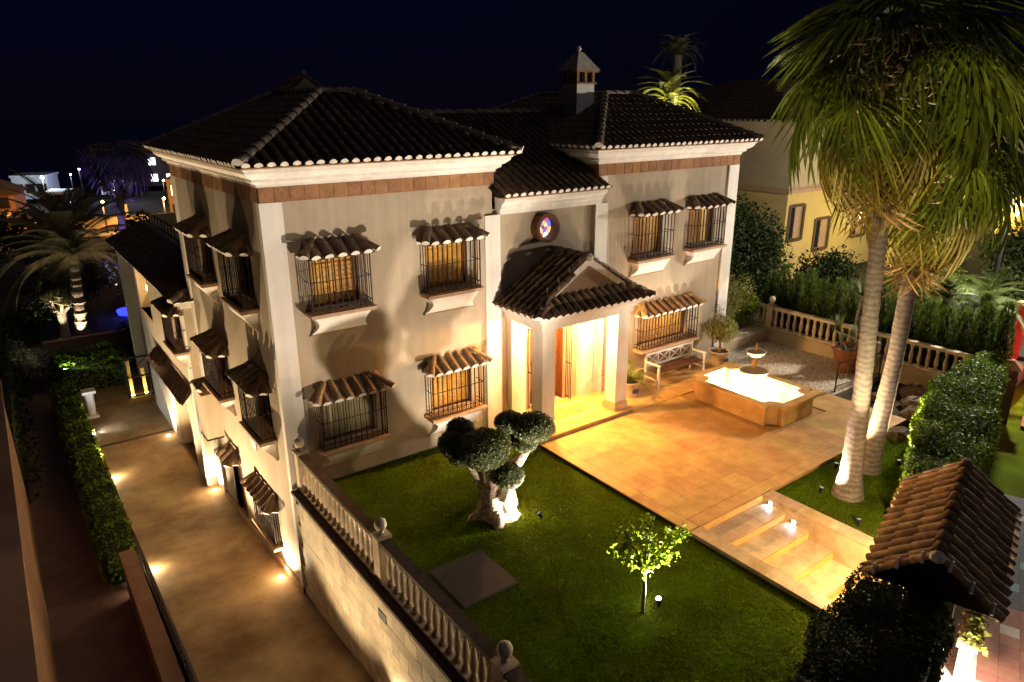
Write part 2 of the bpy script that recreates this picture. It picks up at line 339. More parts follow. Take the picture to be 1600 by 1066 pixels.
# lawns
LAWN = [(0.32, -14.5), (3.2, -11.9), (5.66, -11.0), (5.66, 0.0), (0.32, 0.0)]
sheet('lawn', LAWN, -0.10, M_lawn, 'green lawn in front of the villa with an olive tree', 'lawn', 0.6)
LAWN2 = [(8.32, -9.3), (8.32, -6.30), (13.2, -6.30), (13.9, -6.9), (9.2, -9.2)]
sheet('lawn', LAWN2, -0.10, M_lawn, 'small lawn around the two tall fan palms', 'lawn', 0.6)
def inpoly(x, y, poly):
    r = np.zeros(len(x), bool); n = len(poly)
    for i in range(n):
        x0, y0 = poly[i]; x1, y1 = poly[(i + 1) % n]
        c = ((y0 > y) != (y1 > y)) & (x < (x1 - x0) * (y - y0) / (y1 - y0 + 1e-12) + x0); r ^= c
    return r
def grass(name, poly, n, z, label, holes=()):
    a = np.array(poly); x = rng.uniform(a[:, 0].min(), a[:, 0].max(), n); y = rng.uniform(a[:, 1].min(), a[:, 1].max(), n)
    k = inpoly(x, y, poly)
    for (hx0, hx1, hy0, hy1) in holes: k &= ~((x > hx0) & (x < hx1) & (y > hy0) & (y < hy1))
    x = x[k]; y = y[k]; N = len(x); clump = 0.5 + 0.5 * np.sin(x * 3.1 + 1.3 * np.sin(y * 2.3)) * np.sin(y * 2.7 + x)
    h = rng.uniform(0.018, 0.042, N) * (0.7 + 0.5 * clump); t = rng.uniform(0, 2 * np.pi, N); w = 0.007
    b = np.stack([x, y, np.full(N, z)], 1); d = np.stack([np.cos(t), np.sin(t), np.zeros(N)], 1)
    lean = np.stack([rng.normal(0, .013, N), rng.normal(0, .013, N), h], 1)
    v = np.stack([b - d * w, b + d * w, b + lean], 1).reshape(-1, 3)
    o = npmesh(name, v, np.arange(3 * N).reshape(N, 3), L_grass); tag(o, label, 'grass', kind='stuff')
grass('grass', LAWN, 190000, -0.10, 'short mown grass covering the front lawn', [(0.92, 2.10, -5.50, -4.22)])
grass('grass', LAWN2, 50000, -0.10, 'short mown grass around the fan palms')
# patio with individual travertine slabs
PAT = [(5.66, -6.28), (14.3, -6.28), (14.3, -4.3), (14.35, 0.0), (8.9, 0.0), (8.9, -1.5), (5.66, -1.5)]
pb = MB(); pb.prism([(5.66, -6.28), (14.35, -6.28), (14.35, 0.02), (5.66, 0.02)], -0.6, -0.025)
M_pj = mat('patio_joint', (0.46, 0.26, 0.09), 0.9, 0.2, 3)
patio = tag(obj('patio', pb, M_pj), 'warm travertine patio between villa entrance and fountain', 'patio', kind='structure')
def slabs(parent, x0, x1, y0, y1, dx, dy, z, m, name='paving_slab', skip=None, gap=0.003, thick=0.03):
    nx = max(1, round((x1 - x0) / dx)); ny = max(1, round((y1 - y0) / dy)); ax = (x1 - x0) / nx; ay = (y1 - y0) / ny
    b = MB(); b.box(-ax / 2 + gap / 2, ax / 2 - gap / 2, -ay / 2 + gap / 2, ay / 2 - gap / 2, -thick, 0); me = b.mesh(name, m)
    for j in range(ny):
        for i in range(nx):
            x = x0 + ax * (i + .5); y = y0 + ay * (j + .5)
            if skip and skip(x, y): continue
            put(name, me, parent, loc=(x, y, z + random.uniform(-.001, .001)))
slabs(patio, 5.96, 14.33, -5.96, -1.60, 0.62, 0.62, 0, M_trav, skip=lambda x, y: 11.0 < x < 12.9 and -4.5 < y < -1.75)
slabs(patio, 8.90, 14.33, -1.58, -0.02, 0.62, 0.52, 0, M_trav)
slabs(patio, 5.64, 5.95, -6.28, -1.56, 0.31, 0.80, 0.004, M_trav, 'edge_slab')
slabs(patio, 5.96, 14.33, -6.29, -5.97, 0.80, 0.32, 0.004, M_trav, 'edge_slab', skip=lambda x, y: False)
_m = MB(); _m.box(5.655, 5.70, -6.28, -1.5, -0.099, -0.028); obj('kerb', _m, mat('dark_kerb', (0.03, 0.02, 0.013), .9, .3, 6), patio)
# steps down to the gate
st = MB()
for k in range(6): st.box(5.95, 8.0, -6.30 - 0.56 * (k + 1) - (.40 if k == 5 else 0), -6.30 - 0.56 * k, -1.5, -0.17 * (k + 1))
steps = tag(obj('garden_steps', st, M_joint), 'broad travertine steps descending from the patio to the gate', 'steps')
for k in range(6):
    for c in range(3):
        b = MB(); x = 5.95 + 0.6833 * c; y1 = -6.302 - 0.56 * k + (0.0); y0 = y1 - 0.556 - (.38 if k == 5 else 0)
        b.box(x + .002, x + .681, y0, y1 - 0.0, -0.17 * (k + 1), -0.17 * (k + 1) + 0.02)
        obj('tread', b, M_trav2, steps)
    b = MB(); b.box(5.952, 7.998, -6.305 - 0.56 * k - .02, -6.303 - 0.56 * k, -0.17 * (k + 1) + .02, -0.17 * k - .002); obj('riser', b, M_trav, steps)  # risers get the deeper stone: their shade is put into the colour
for xa, lab in ((5.66, 'low travertine cheek wall between lawn and steps'), (8.0, 'low travertine cheek wall between steps and palm lawn')):
    t = thing('cheek_wall', lab, 'wall', (xa, -7.8, 0))
    b = MB(); b.box(0, .29, -1.9, 1.49, -1.5, -0.03); obj('wall_body', b, M_trav2, t)
    for q in range(4):
        b = MB(); b.box(-0.02, .31, -1.9 + .86 * q + .003, -1.9 + .86 * (q + 1) - (.06 if q == 3 else .003), -0.03, 0.015); obj('coping_slab', b, M_trav2, t)
# gravel bed and planting beds
GRAV = [(14.37, -4.2), (17.2, -4.2), (17.2, 0.0), (14.37, 0.0)]
sheet('gravel_bed', GRAV, -0.02, M_gravelbase, 'pale gravel terrace beside the far balustrade', 'gravel bed', 0.5)
def pebbles(n):
    base = np.array([(1, 0, 0), (-.5, .87, 0), (-.5, -.87, 0), (0, 0, .8)]); x = rng.uniform(14.38, 17.18, n); y = rng.uniform(-4.18, -.02, n)
    s = rng.uniform(.02, .042, (n, 1, 1)); t = rng.uniform(0, 6.28, n); c, sn = np.cos(t), np.sin(t)
    Rm = np.zeros((n, 3, 3)); Rm[:, 0, 0] = c; Rm[:, 0, 1] = -sn; Rm[:, 1, 0] = sn; Rm[:, 1, 1] = c; Rm[:, 2, 2] = 1
    v = np.einsum('nij,kj->nki', Rm, base) * s + np.stack([x, y, np.full(n, -.022)], 1)[:, None]
    f = (np.array([(0, 1, 3), (1, 2, 3), (2, 0, 3)])[None] + 4 * np.arange(n)[:, None, None]).reshape(-1, 3)
    o = npmesh('gravel', v.reshape(-1, 3), f, leafmat('pebbles', (0.62, 0.53, 0.43), 0.4, 0.0, 0.9, 0.2)); tag(o, 'loose pale gravel stones on the terrace', 'gravel', kind='stuff')
pebbles(11000)
sheet('planting_bed', [(12.6, -6.26), (14.36, -6.26), (14.36, -4.25), (17.2, -4.25), (17.2, -7.4), (13.9, -7.2)], -0.16, M_soil, 'dark planting bed beside the fan palms', 'planting bed', 0.5)
sheet('garden_ground', [(14.62, 0.02), (60, 0.02), (60, 60), (14.62, 60)], -0.10, M_dark, 'dark neighbouring garden ground behind the villa', 'ground', 0.4)
sheet('garden_ground', [(17.55, -7.0), (60, -2), (60, 0.0), (17.55, 0.0)], -0.13, M_dark, 'dark garden ground under the cypress row', 'ground', 0.4)

# ------------------------------------------------------------------ villa
villa = thing('villa', 'two-storey cream Mediterranean villa with tiled hip roofs and columned porch', 'house')
def facade(mb, org, u, n, u0, u1, z0, z1, ops, depth=0.2, mi=0):
    org, u, n = Vector(org), Vector(u), Vector(n)
    us = sorted({u0, u1, *[a for o in ops for a in o[:2]]}); zs = sorted({z0, z1, *[a for o in ops for a in o[2:]]})
    P = lambda a, z, d=0: tuple(org + u * a - n * d + Vector((0, 0, z)))
    for i in range(len(us) - 1):
        for j in range(len(zs) - 1):
            cu = (us[i] + us[i + 1]) / 2; cz = (zs[j] + zs[j + 1]) / 2
            if any(o[0] < cu < o[1] and o[2] < cz < o[3] for o in ops): continue
            mb.add([P(us[i], zs[j]), P(us[i + 1], zs[j]), P(us[i + 1], zs[j + 1]), P(us[i], zs[j + 1])], [(0, 1, 2, 3)], mi)
    for a, b, c, d in ops:
        for q in (((a, c), (a, d)), ((a, d), (b, d)), ((b, d), (b, c)), ((b, c), (a, c))):
            mb.add([P(*q[0]), P(*q[1]), P(*q[1], depth), P(*q[0], depth)], [(0, 1, 2, 3)], mi)
        mb.add([P(a, c, depth), P(b, c, depth), P(b, d, depth), P(a, d, depth)], [(0, 1, 2, 3)], mi)
# windows: (centre, half width, sill z, top z, kind)
FW = [(1.37, .66, 3.90, 5.06, 'amber', 'L'), (4.12, .69, 3.88, 5.04, 'amber', 'L'), (1.42, .76, .80, 1.95, 'curtain', 'L'), (4.13, .72, .81, 1.96, 'amber', 'L'),
      (10.80, .71, 3.82, 5.05, 'amber', 'R'), (13.12, .71, 3.86, 5.05, 'amber', 'R'), (11.68, 1.20, 1.05, 2.10, 'amber', 'R')]
SW = [(4.90, .68, 3.82, 4.98, 'glass'), (1.68, .72, 3.88, 5.05, 'glass'), (4.86, .74, .78, 1.95, 'glass'), (1.52, .70, .87, 2.02, 'glass')]
op = lambda w: (w[0] - w[1] + .14, w[0] + w[1] - .14, w[2] + .05, w[3] + .02)
w1 = MB(); facade(w1, (0, 0, 0), (1, 0, 0), (0, -1, 0), 0, 5.40, -3.0, 6.55, [op(w) for w in FW if w[5] == 'L'])
so = [op(w) for w in SW] + [(1.42, 2.9, -2.2, -1.2), (4.45, 5.35, -3.16, -1.45)]
facade(w1, (0, 0, 0), (0, 1, 0), (-1, 0, 0), 0, 7.6, -4.2, 6.55, so)
w1.add([(5.4, 0, -1), (5.4, 7.6, -1), (5.4, 7.6, 6.55), (5.4, 0, 6.55)], [(0, 1, 2, 3)]); w1.add([(0, 7.6, -4), (5.4, 7.6, -4), (5.4, 7.6, 6.55), (0, 7.6, 6.55)], [(0, 1, 2, 3)])
obj('wall', w1, M_wall, villa)
w2 = MB(); facade(w2, (0, .07, 0), (1, 0, 0), (0, -1, 0), 5.42, 8.85, -.3, 5.60, [(6.62, 7.80, 0.12, 2.45)], 0.3)
w2.box(5.42, 8.85, .40, 7.6, -.3, 5.6); obj('wall', w2, M_wall, villa)
w3 = MB(); facade(w3, (0, 0, 0), (1, 0, 0), (0, -1, 0), 8.80, 14.60, -.3, 6.55, [op(w) for w in FW if w[5] == 'R'])
w3.add([(14.6, 0, -.3), (14.6, 8, -.3), (14.6, 8, 6.55), (14.6, 0, 6.55)], [(0, 1, 2, 3)]); w3.add([(8.8, 0, -.3), (8.8, 8, -.3), (8.8, 8, 6.55), (8.8, 0, 6.55)], [(0, 1, 2, 3)]); w3.add([(8.8, 8, -.3), (14.6, 8, -.3), (14.6, 8, 6.55), (8.8, 8, 6.55)], [(0, 1, 2, 3)])
obj('wall', w3, M_wall, villa)
# extension behind, a little proud of the side wall
w4 = MB(); facade(w4, (-.30, 0, 0), (0, 1, 0), (-1, 0, 0), 7.55, 15.6, -4.2, 2.62, [(7.66, 8.84, 1.2, 2.3), (13.0, 15.2, 0.75, 2.3), (8.9, 11.2, -3.35, -1.1)], 0.35)
w4.add([(-.3, 7.55, -4.2), (.05, 7.55, -4.2), (.05, 7.55, 2.62), (-.3, 7.55, 2.62)], [(0, 1, 2, 3)]); w4.add([(-.3, 15.6, -4.2), (6, 15.6, -4.2), (6, 15.6, 2.62), (-.3, 15.6, 2.62)], [(0, 1, 2, 3)])
obj('wall', w4, M_wall, villa)
# pilasters
def pil(x0, x1, y0, y1, z0, z1, m=M_white):
    b = MB(); b.box(x0, x1, y0, y1, z0, z1); obj('pilaster', b, m, villa)
pil(-.05, .40, -.05, .13, -2.9, 6.19); pil(5.16, 5.60, -.055, .12, -.2, 5.48); pil(8.70, 9.14, -.055, .12, -.2, 5.48); pil(14.18, 14.65, -.05, .3, -.2, 6.19); pil(8.84, 9.12, -.045, .10, 5.95, 6.19)
pil(-.05, .02, 7.30, 7.62, -3.3, 6.19); pil(-.36, -.28, 7.52, 7.74, -3.3, 2.58)
b = MB(); b.box(-.07, .02, 6.62, 6.82, -3.3, -.95); obj('pilaster', b, M_white, villa); b = MB(); b.box(-.38, -.29, 11.25, 11.5, -3.3, -.75); obj('pilaster', b, M_white, villa)
b = MB(); b.frust([(-.06, -.05, -2.74), (0, -.05, -2.74), (0, 6.6, rz(6.6)), (-.06, 6.6, rz(6.6))], [(-.06, -.05, -2.56), (0, -.05, -2.56), (0, 6.6, rz(6.6) + .16), (-.06, 6.6, rz(6.6) + .16)]); obj('plinth', b, M_sill, villa)
# friezes, cornices
def ring(mb, x0, x1, y0, y1, prof, mi=0):
    n = len(prof); v = []
    for o, z in prof: v += [(x0 - o, y0 - o, z), (x1 + o, y0 - o, z), (x1 + o, y1 + o, z), (x0 - o, y1 + o, z)]
    f = [(4 * i + k, 4 * i + (k + 1) % 4, 4 * i + 4 + (k + 1) % 4, 4 * i + 4 + k) for i in range(n - 1) for k in range(4)]
    mb.add(v, f, mi)
CPROF = [(0, 6.49), (.07, 6.49), (.07, 6.54), (.11, 6.57), (.17, 6.60), (.17, 6.655), (.22, 6.67), (.29, 6.73), (.33, 6.77), (.33, 6.82), (.37, 6.83), (.37, 6.858), (0, 6.86)]
def fticks():
    b = MB(); b.box(-.146, .146, -.012, .0, .008, .282, 0)
    c = np.array([(0, -.016, .035), (.11, -.016, .145), (0, -.016, .255), (-.11, -.016, .145)]); i = c.copy(); i[:, 0] *= .72; i[:, 2] = .145 + (i[:, 2] - .145) * .72
    b.add(np.vstack([c, i]), [(k, (k + 1) % 4, 4 + (k + 1) % 4, 4 + k) for k in range(4)], 1); return b.mesh('frieze_tile', [M_brick, M_brick2])
ME_ft = fticks()
for (x0, x1, y1) in ((0, 5.40, 7.6), (8.80, 14.60, 8.0)):
    b = MB(); ring(b, x0, x1, 0, y1, [(0, 6.19), (.035, 6.19), (.035, 6.49), (0, 6.49)]); fr = obj('frieze', b, M_brick, villa)
    n = int((x1 - x0 + .07) / .3)
    for k in range(n): put('frieze_tile', ME_ft, fr, loc=(x0 - .035 + (x1 - x0 + .07) * (k + .5) / n, -.036, 6.195))
    if x0 == 0:
        for k in range(25): put('frieze_tile', ME_ft, fr, M=Matrix.Translation((-.036, .15 + .3 * k, 6.195)) @ Matrix.Rotation(R(-90), 4, 'Z'))
    b = MB(); ring(b, x0, x1, 0, y1, CPROF); obj('cornice', b, M_white, villa)
    b = MB(); ring(b, x0, x1, 0, y1, [(.36, 6.859), (.42, 6.861), (.42, 6.885), (.3, 6.89)]); obj('eave_strip', b, M_brick, villa)
b = MB(); BP = [(0, 5.48), (.06, 5.48), (.06, 5.60), (.12, 5.63), (.12, 5.70), (.2, 5.76), (.26, 5.80), (.26, 5.87), (0, 5.88)]
for (o0, z0), (o1, z1) in zip(BP[:-1], BP[1:]): b.add([(5.55, -.055 - o0, z0), (8.86, -.055 - o0, z0), (8.86, -.055 - o1, z1), (5.55, -.055 - o1, z1)], [(0, 1, 2, 3)])
for xx in (5.55, 8.86): b.add([(xx, .1, 5.48)] + [(xx, -.055 - o, z) for o, z in BP[1:-1]] + [(xx, .1, 5.87)], [tuple(range(len(BP)))])
obj('cornice', b, M_white, villa)
b = MB(); b.box(5.52, 8.88, -.36, .1, 5.875, 5.90); obj('eave_strip', b, M_brick, villa)
# main roofs
rs = MB(); roof = MB(); EZ = 6.90
def hip(x0, x1, y0, y1, tx0, tx1, ty0, ty1, tz, parent_cb=None):
    roof.frust([(x0, y0, EZ), (x1, y0, EZ), (x1, y1, EZ), (x0, y1, EZ)], [(tx0, ty0, tz), (tx1, ty0, tz), (tx1, ty1, tz), (tx0, ty1, tz)])
RA = (-.45, 5.95, -.45, 8.1, 2.34, 3.12, 2.36, 5.25, 8.22); RB = (8.36, 15.08, -.45, 8.5, 11.15, 12.25, 2.34, 5.4, 8.22)
hip(*RA); hip(*RB)
roof.add([(5.3, -.42, 5.92), (8.95, -.42, 5.92), (8.95, 3.45, 7.72), (5.3, 3.45, 7.72)], [(0, 1, 2, 3)]); roof.add([(3.5, 3.45, 7.72), (10.9, 3.45, 7.72), (10.9, 7.6, 5.9), (3.5, 7.6, 5.9)], [(0, 1, 2, 3)])
roof.add([(8.95, 1.6, 6.86), (10.9, 1.6, 6.86), (10.9, 3.45, 7.72), (8.95, 3.45, 7.72)], [(0, 1, 2, 3)])
ROOF = obj('roof', roof, M_deck, villa)
for (x0, x1, y0, y1, tx0, tx1, ty0, ty1, tz), front in ((RA, 1), (RB, 1)):
    a, b_, c, d = (x0, y0, EZ), (x1, y0, EZ), (x1, y1, EZ), (x0, y1, EZ); A, B, C_, D = (tx0, ty0, tz), (tx1, ty0, tz), (tx1, ty1, tz), (tx0, ty1, tz)
    tile_slope(a, b_, A, B, ROOF, rs, single=1); tile_slope(d, a, D, A, ROOF, rs); tile_slope(b_, c, B, C_, ROOF, rs)
    tile_slope(c, d, C_, D, ROOF, rs)
    for p, q in ((a, A), (b_, B), (d, D)):
        ridge_line(Vector(p) + Vector((0, 0, .05)), Vector(q) + Vector((0, 0, .06)), ROOF, rs, endcap=True)
    for p, q in ((A, B), (A, D), (B, C_), (D, C_)): ridge_line(Vector(p) + Vector((0, 0, .03)), Vector(q) + Vector((0, 0, .03)), ROOF, rs)
tile_slope((5.42, -.42, 5.92), (8.84, -.42, 5.92), (5.42, 3.45, 7.72), (8.84, 3.45, 7.72), ROOF, rs, single=1)
tile_slope((8.9, 1.6, 6.87), (10.2, 1.6, 6.87), (8.9, 3.45, 7.72), (10.2, 3.45, 7.72), ROOF, rs)
tile_slope((3.6, 1.6, 6.86), (5.42, 1.6, 6.86), (3.6, 3.45, 7.72), (5.42, 3.45, 7.72), ROOF, rs)
ridge_line((4.0, 3.45, 7.75), (10.8, 3.45, 7.75), ROOF, rs)
for sx in (-1, 1):   # little gabled roof vent on the ridge
    tile_slope((2.73 + sx * .55, 4.2, 8.28), (2.73 + sx * .55, 5.0, 8.28), (2.73, 4.2, 8.66), (2.73, 5.0, 8.66), ROOF, rs)
obj('tile_field', rs, [M_tile, M_mortar, mat('ridge_clay', (0.28, 0.22, 0.165), .9, .4, 5, .3, 60)], ROOF, kind='stuff')
b = MB(); b.add([(2.2, 4.18, 8.2), (3.26, 4.18, 8.2), (2.73, 4.18, 8.64), (2.2, 5.0, 8.2), (3.26, 5.0, 8.2), (2.73, 5.0, 8.64)], [(0, 1, 2), (3, 5, 4)]); b.lathe([(.01, 8.66), (.05, 8.70), (.06, 8.75), (.04, 8.80), (.005, 8.82)], 8, (2.73, 4.3, 0)); obj('roof_vent', b, M_mortar_grey, ROOF)
# chimney
ch = empty('chimney', villa, (10.22, 2.5, 0)); b = MB(); b.box(-.33, .33, -.33, .33, 6.9, 8.52); obj('shaft', b, M_white, ch)
b = MB(); b.box(-.38, .38, -.38, .38, 8.52, 8.57); b.box(-.42, .42, -.42, .42, 8.84, 8.89); obj('brick_course', b, M_brick, ch)
for sx in (-1, 0, 1):
    for sy in (-1, 0, 1):
        if sx or sy:
            b = MB(); b.box(sx * .29 - .045, sx * .29 + .045, sy * .29 - .045, sy * .29 + .045, 8.57, 8.84); obj('vent_post', b, M_brick2, ch)
b = MB(); b.box(-.2, .2, -.2, .2, 8.57, 8.84); obj('flue', b, M_black, ch)
b = MB(); b.frust([(-.45, -.45, 8.89), (.45, -.45, 8.89), (.45, .45, 8.89), (-.45, .45, 8.89)], [(-.09, -.09, 9.38), (.09, -.09, 9.38), (.09, .09, 9.38), (-.09, .09, 9.38)]); obj('cap', b, mat('cap_stucco', (.55, .48, .42), .9, .2, 6, .2, 50), ch)
b = MB(); b.lathe([(.03, 9.38), (.06, 9.42), (.075, 9.48), (.05, 9.54), (.01, 9.56)], 10); obj('finial', b, M_white, ch, smooth=True)

# ---- windows with grille boxes, sills, aprons and tiled awnings
def bar(mb, a, b, r=.011): mb.tube([a, b], r, 4, caps=False)
def window(c, hw, z0, z1, kind, side=None, out=.33, apron=True, x0=0.0, warm=False, bars=None):
    loc = (c, 0, 0) if side is None else (x0, c, 0); rot = 0 if side is None else R(-90)
    w = empty('window', villa, loc, rot); ow = hw - .14; a0, a1 = z0 + .05, z1 + .02
    b = MB()
    for p in ((-ow, -ow + .05, a0, a1), (ow - .05, ow, a0, a1), (-ow + .05, ow - .05, a1 - .05, a1), (-ow + .05, ow - .05, a0, a0 + .05)): b.box(p[0], p[1], .08, .14, p[2], p[3])
    obj('frame', b, M_brown, w)
    m = {'amber': M_wood, 'curtain': M_curtain, 'glass': M_glass}[kind]
    if kind == 'amber':
        n = 2 if hw < 1 else 4
        for k in range(n):
            b = MB(); ax = -ow + .05 + (2 * ow - .1) * k / n; bx = -ow + .05 + (2 * ow - .1) * (k + 1) / n; b.box(ax + .004, bx - .004, .12, .15, a0 + .05, a1 - .05)
            s_ = obj('shutter', b, m, w)
            for q in range(9):
                zq = a0 + .1 + (a1 - a0 - .2) * q / 9; b.box(ax + .04, bx - .04, .105, .12, zq, zq + (a1 - a0 - .2) / 9 - .02)
            s_.data = b.mesh('shutter', m)
    else:
        n = 2
        for k in range(n):
            b = MB(); ax = -ow + .05 + (2 * ow - .1) * k / n; bx = -ow + .05 + (2 * ow - .1) * (k + 1) / n; b.box(ax + .01, bx - .01, .13, .15, a0 + .05, a1 - .05); obj('pane', b, m, w)
    # grille
    g = MB(); zb, zt = z0 + .03, z1 - .03; n = bars or int(2 * hw / .125)
    for k in range(n + 1):
        x = -hw + 2 * hw * k / n; bar(g, (x, -out, zb), (x, -out, zt), .015)
    for s in (-1, 1):
        for q in range(1, 3): bar(g, (s * hw, -out * q / 3, zb), (s * hw, -out * q / 3, zt), .011)
    for zz in (zb + .02, zb + .12, zb + (zt - zb) * .58, zt):
        g.tube([(-hw, 0, zz), (-hw, -out, zz), (hw, -out, zz), (hw, 0, zz)], .011, 4)
    for k in range(n):
        x = -hw + 2 * hw * (k + .5) / n; g.lathe([(.005, -.02), (.022, 0), (.005, .02)], 5, (x, -out, zb + .07))
    obj('grille', g, M_iron, w)
    b = MB(); b.box(-hw - .07, hw + .07, -out - .08, .02, z0 - .055, z0); b.box(-hw - .04, hw + .04, -out - .05, 0.02, z0 - .085, z0 - .056); obj('sill', b, M_sill, w)
    if apron:
        h = .42; b = MB(); n = 6
        ro = [(hw - .02 - .12 * math.sin(math.pi * t / n) * 1.0, -out + .02 + (out - .06) * (1 - math.cos(math.pi / 2 * t / n)), z0 - .087 - h * t / n) for t in range(n + 1)]
        v = []
        for (hx, yy, zz) in ro: v += [(-hx, 0, zz), (-hx, yy, zz), (hx, yy, zz), (hx, 0, zz)]
        f = [(4 * i + k, 4 * i + k + 1, 4 * i + 5 + k, 4 * i + 4 + k) for i in range(n) for k in range(3)] + [(4 * n, 4 * n + 1, 4 * n + 2, 4 * n + 3)]
        b.add(v, f); obj('apron', b, M_white, w)
        b = MB(); b.box(-hw + .0, hw - .0, -.06, .02, z0 - .087 - h - .03, z0 - .088 - h); obj('apron_base', b, M_sill, w)
    awning(c, hw, z1, side, out, x0, warm)
def awning(c, hw, z1, side=None, out=.33, x0=0.0, warm=False, rise=.27, single=True):
    loc = (c, 0, z1) if side is None else (x0, c, z1); rot = 0 if side is None else R(-90)
    a = empty('window_awning', villa, loc, rot); o = out + .13; hx = hw + .10
    b = MB(); P = [(-hx, -o, .0), (hx, -o, .0), (hx - o * .75, -.0, rise), (-hx + o * .75, -.0, rise), (-hx, 0, 0), (hx, 0, 0)]
    b.add(P, [(0, 1, 2, 3), (1, 5, 2), (4, 0, 3), (0, 4, 5, 1)]); obj('board', b, mat('awning_board', (.42, .33, .24), .9, .2, 6), a)
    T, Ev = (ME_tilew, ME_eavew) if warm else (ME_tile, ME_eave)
    n = max(3, int(round((2 * hx - .25) / .25))); L = math.hypot(o, rise) + .03
    for k in range(n):
        x = -hx + .2 + (2 * hx - .4) * k / (n - 1)
        put('awning_tile', Ev, a, M=frame((x, -o - .03, .012), (random.uniform(-.02, .02), o, rise), (0, -rise, o)) @ Matrix.Diagonal((L / .40, 1.2, 1.15, 1)))
    for s in (-1, 1):
        put('hip_tile', Ev, a, M=frame((s * (hx + .03), -o - .03, .04), (-s * o * .75, o, rise), (0, 0, 1)) @ Matrix.Diagonal((math.hypot(o * 1.2, rise) / .40 * 1.05, 1.1, 1.1, 1)))
        put('awning_tile', Ev, a, M=frame((s * (hx + .03), -o * .45, .01), (-s * o * .75, .12, rise), (s * rise, 0, o * .75)) @ Matrix.Diagonal((.85, 1.0, 1.0, 1)))
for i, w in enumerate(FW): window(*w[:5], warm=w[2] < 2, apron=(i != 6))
for w in SW: window(*w, side=1)
window(8.25, .74, 1.15, 2.28, 'glass', side=1, x0=-.30)
window(2.16, .80, -2.22, -1.20, 'glass', side=1, out=.16, apron=False)
# side service door with awning
d = empty('door', villa, (0, 4.9, 0)); b = MB(); b.box(.10, .16, -.45, .45, -3.16, -1.45); obj('door_leaf', b, mat('dark_door', (.035, .025, .03), .5, .3, 8), d)
b = MB(); b.box(-.02, .10, -.52, -.45, -3.2, -1.40); b.box(-.02, .10, .45, .52, -3.2, -1.40); b.box(-.02, .1, -.45, .45, -1.45, -1.40); obj('door_frame', b, M_brown, d)
b = MB(); b.box(.05, .10, -.36, -.30, -2.45, -2.25); obj('handle', b, M_bal, d)
awning(4.9, .42, -1.30, 1, .22)
b = MB(); b.box(-.03, 0.0, 2.55, 2.95, -.14, .08); obj('house_plaque', b, M_white, villa)
# meter box hanging on the side wall, with its own tiled cap
bx = empty('wall_box', villa, (0, 6.25, 0)); b = MB(); b.box(-.46, 0, -.35, .35, -1.05, .30); obj('box_body', b, M_wall, bx); b = MB(); b.box(-.40, 0, -.29, .29, .30, .42); obj('brick_neck', b, M_brick, bx); b = MB(); b.box(-.48, -.02, -.37, .37, -1.08, -1.05); obj('box_base', b, M_iron, bx)
awning(6.25, .28, .42, 1, .33, rise=.2)
# garage canopy and extension roof
ext = MB()
CAN = obj('garage_canopy', MB().add([(-.62, 7.9, -.62), (-.62, 13.2, -.62), (-.28, 13.2, -.25), (-.28, 7.9, -.25), (-.62, 7.9, -.68), (-.62, 13.2, -.68)], [(0, 1, 2, 3), (4, 5, 1, 0)]), M_deck, villa)
tile_slope((-.62, 13.2, -.62), (-.62, 7.9, -.62), (-.28, 13.2, -.25), (-.28, 7.9, -.25), CAN, ext)
EXR = obj('extension_roof', MB().add([(-.55, 7.4, 2.66), (-.55, 19.6, 2.66), (.85, 19.6, 3.32), (.85, 7.4, 3.32), (1.0, 7.4, 2.4), (1.0, 19.6, 2.4)], [(0, 1, 2, 3), (3, 2, 5, 4)]), M_deck, villa)
tile_slope((-.55, 19.6, 2.68), (-.55, 7.4, 2.68), (.85, 19.6, 3.34), (.85, 7.4, 3.34), EXR, ext, jit=.004)
tile_slope((-.55, 7.35, 2.66), (.1, 7.35, 2.66), (-.2, 7.5, 2.85), (.1, 7.5, 2.95), EXR, ext)
ridge_line((-.60, 7.35, 2.70), (-.1, 7.6, 2.9), EXR, ext, endcap=True)
ridge_line((.85, 7.65, 3.35), (.85, 19.6, 3.35), EXR, ext)
obj('tile_field', ext, [M_tile, M_mortar, M_mortar_grey], EXR, kind='stuff')
b = MB(); b.box(-.50, -.25, 7.4, 19.6, 2.56, 2.66); b.box(-.42, .02, 7.47, 7.55, 2.44, 2.64); obj('extension_cornice', b, M_white, villa)
b = MB(); b.box(-.30, 3, 19.2, 19.5, -3.4, 2.6); obj('extension_pier', b, M_wall, villa)
b = MB()
for k in range(14): b.box(.33, .36, 8.95 + k * .16, 9.08 + k * .16, -3.3, -1.15) 
obj('garage_door', b, M_brown, villa)
ar = MB(); ar.box(.02, .04, 13.0, 15.2, .75, 2.3); obj('loggia_back', ar, M_wall, villa)
b = MB(); b.box(-.32, .04, 12.95, 15.25, .66, .75); obj('loggia_sill', b, M_sill, villa)
# terrace railing above the extension
b = MB()
for k in range(22): bar(b, (1.15, 8 + k * .6, 2.5), (1.15, 8 + k * .6, 3.72), .02)
for z in (3.3, 3.72): bar(b, (1.15, 7.7, z), (1.15, 20.8, z), .028)
obj('terrace_railing', b, M_black, villa)
b = MB(); b.box(.98, 5.4, 7.65, 21, 2.2, 2.5); b.box(3.0, 5.3, 19.0, 31, -3, 2.15); obj('terrace_wall', b, M_yel, villa)
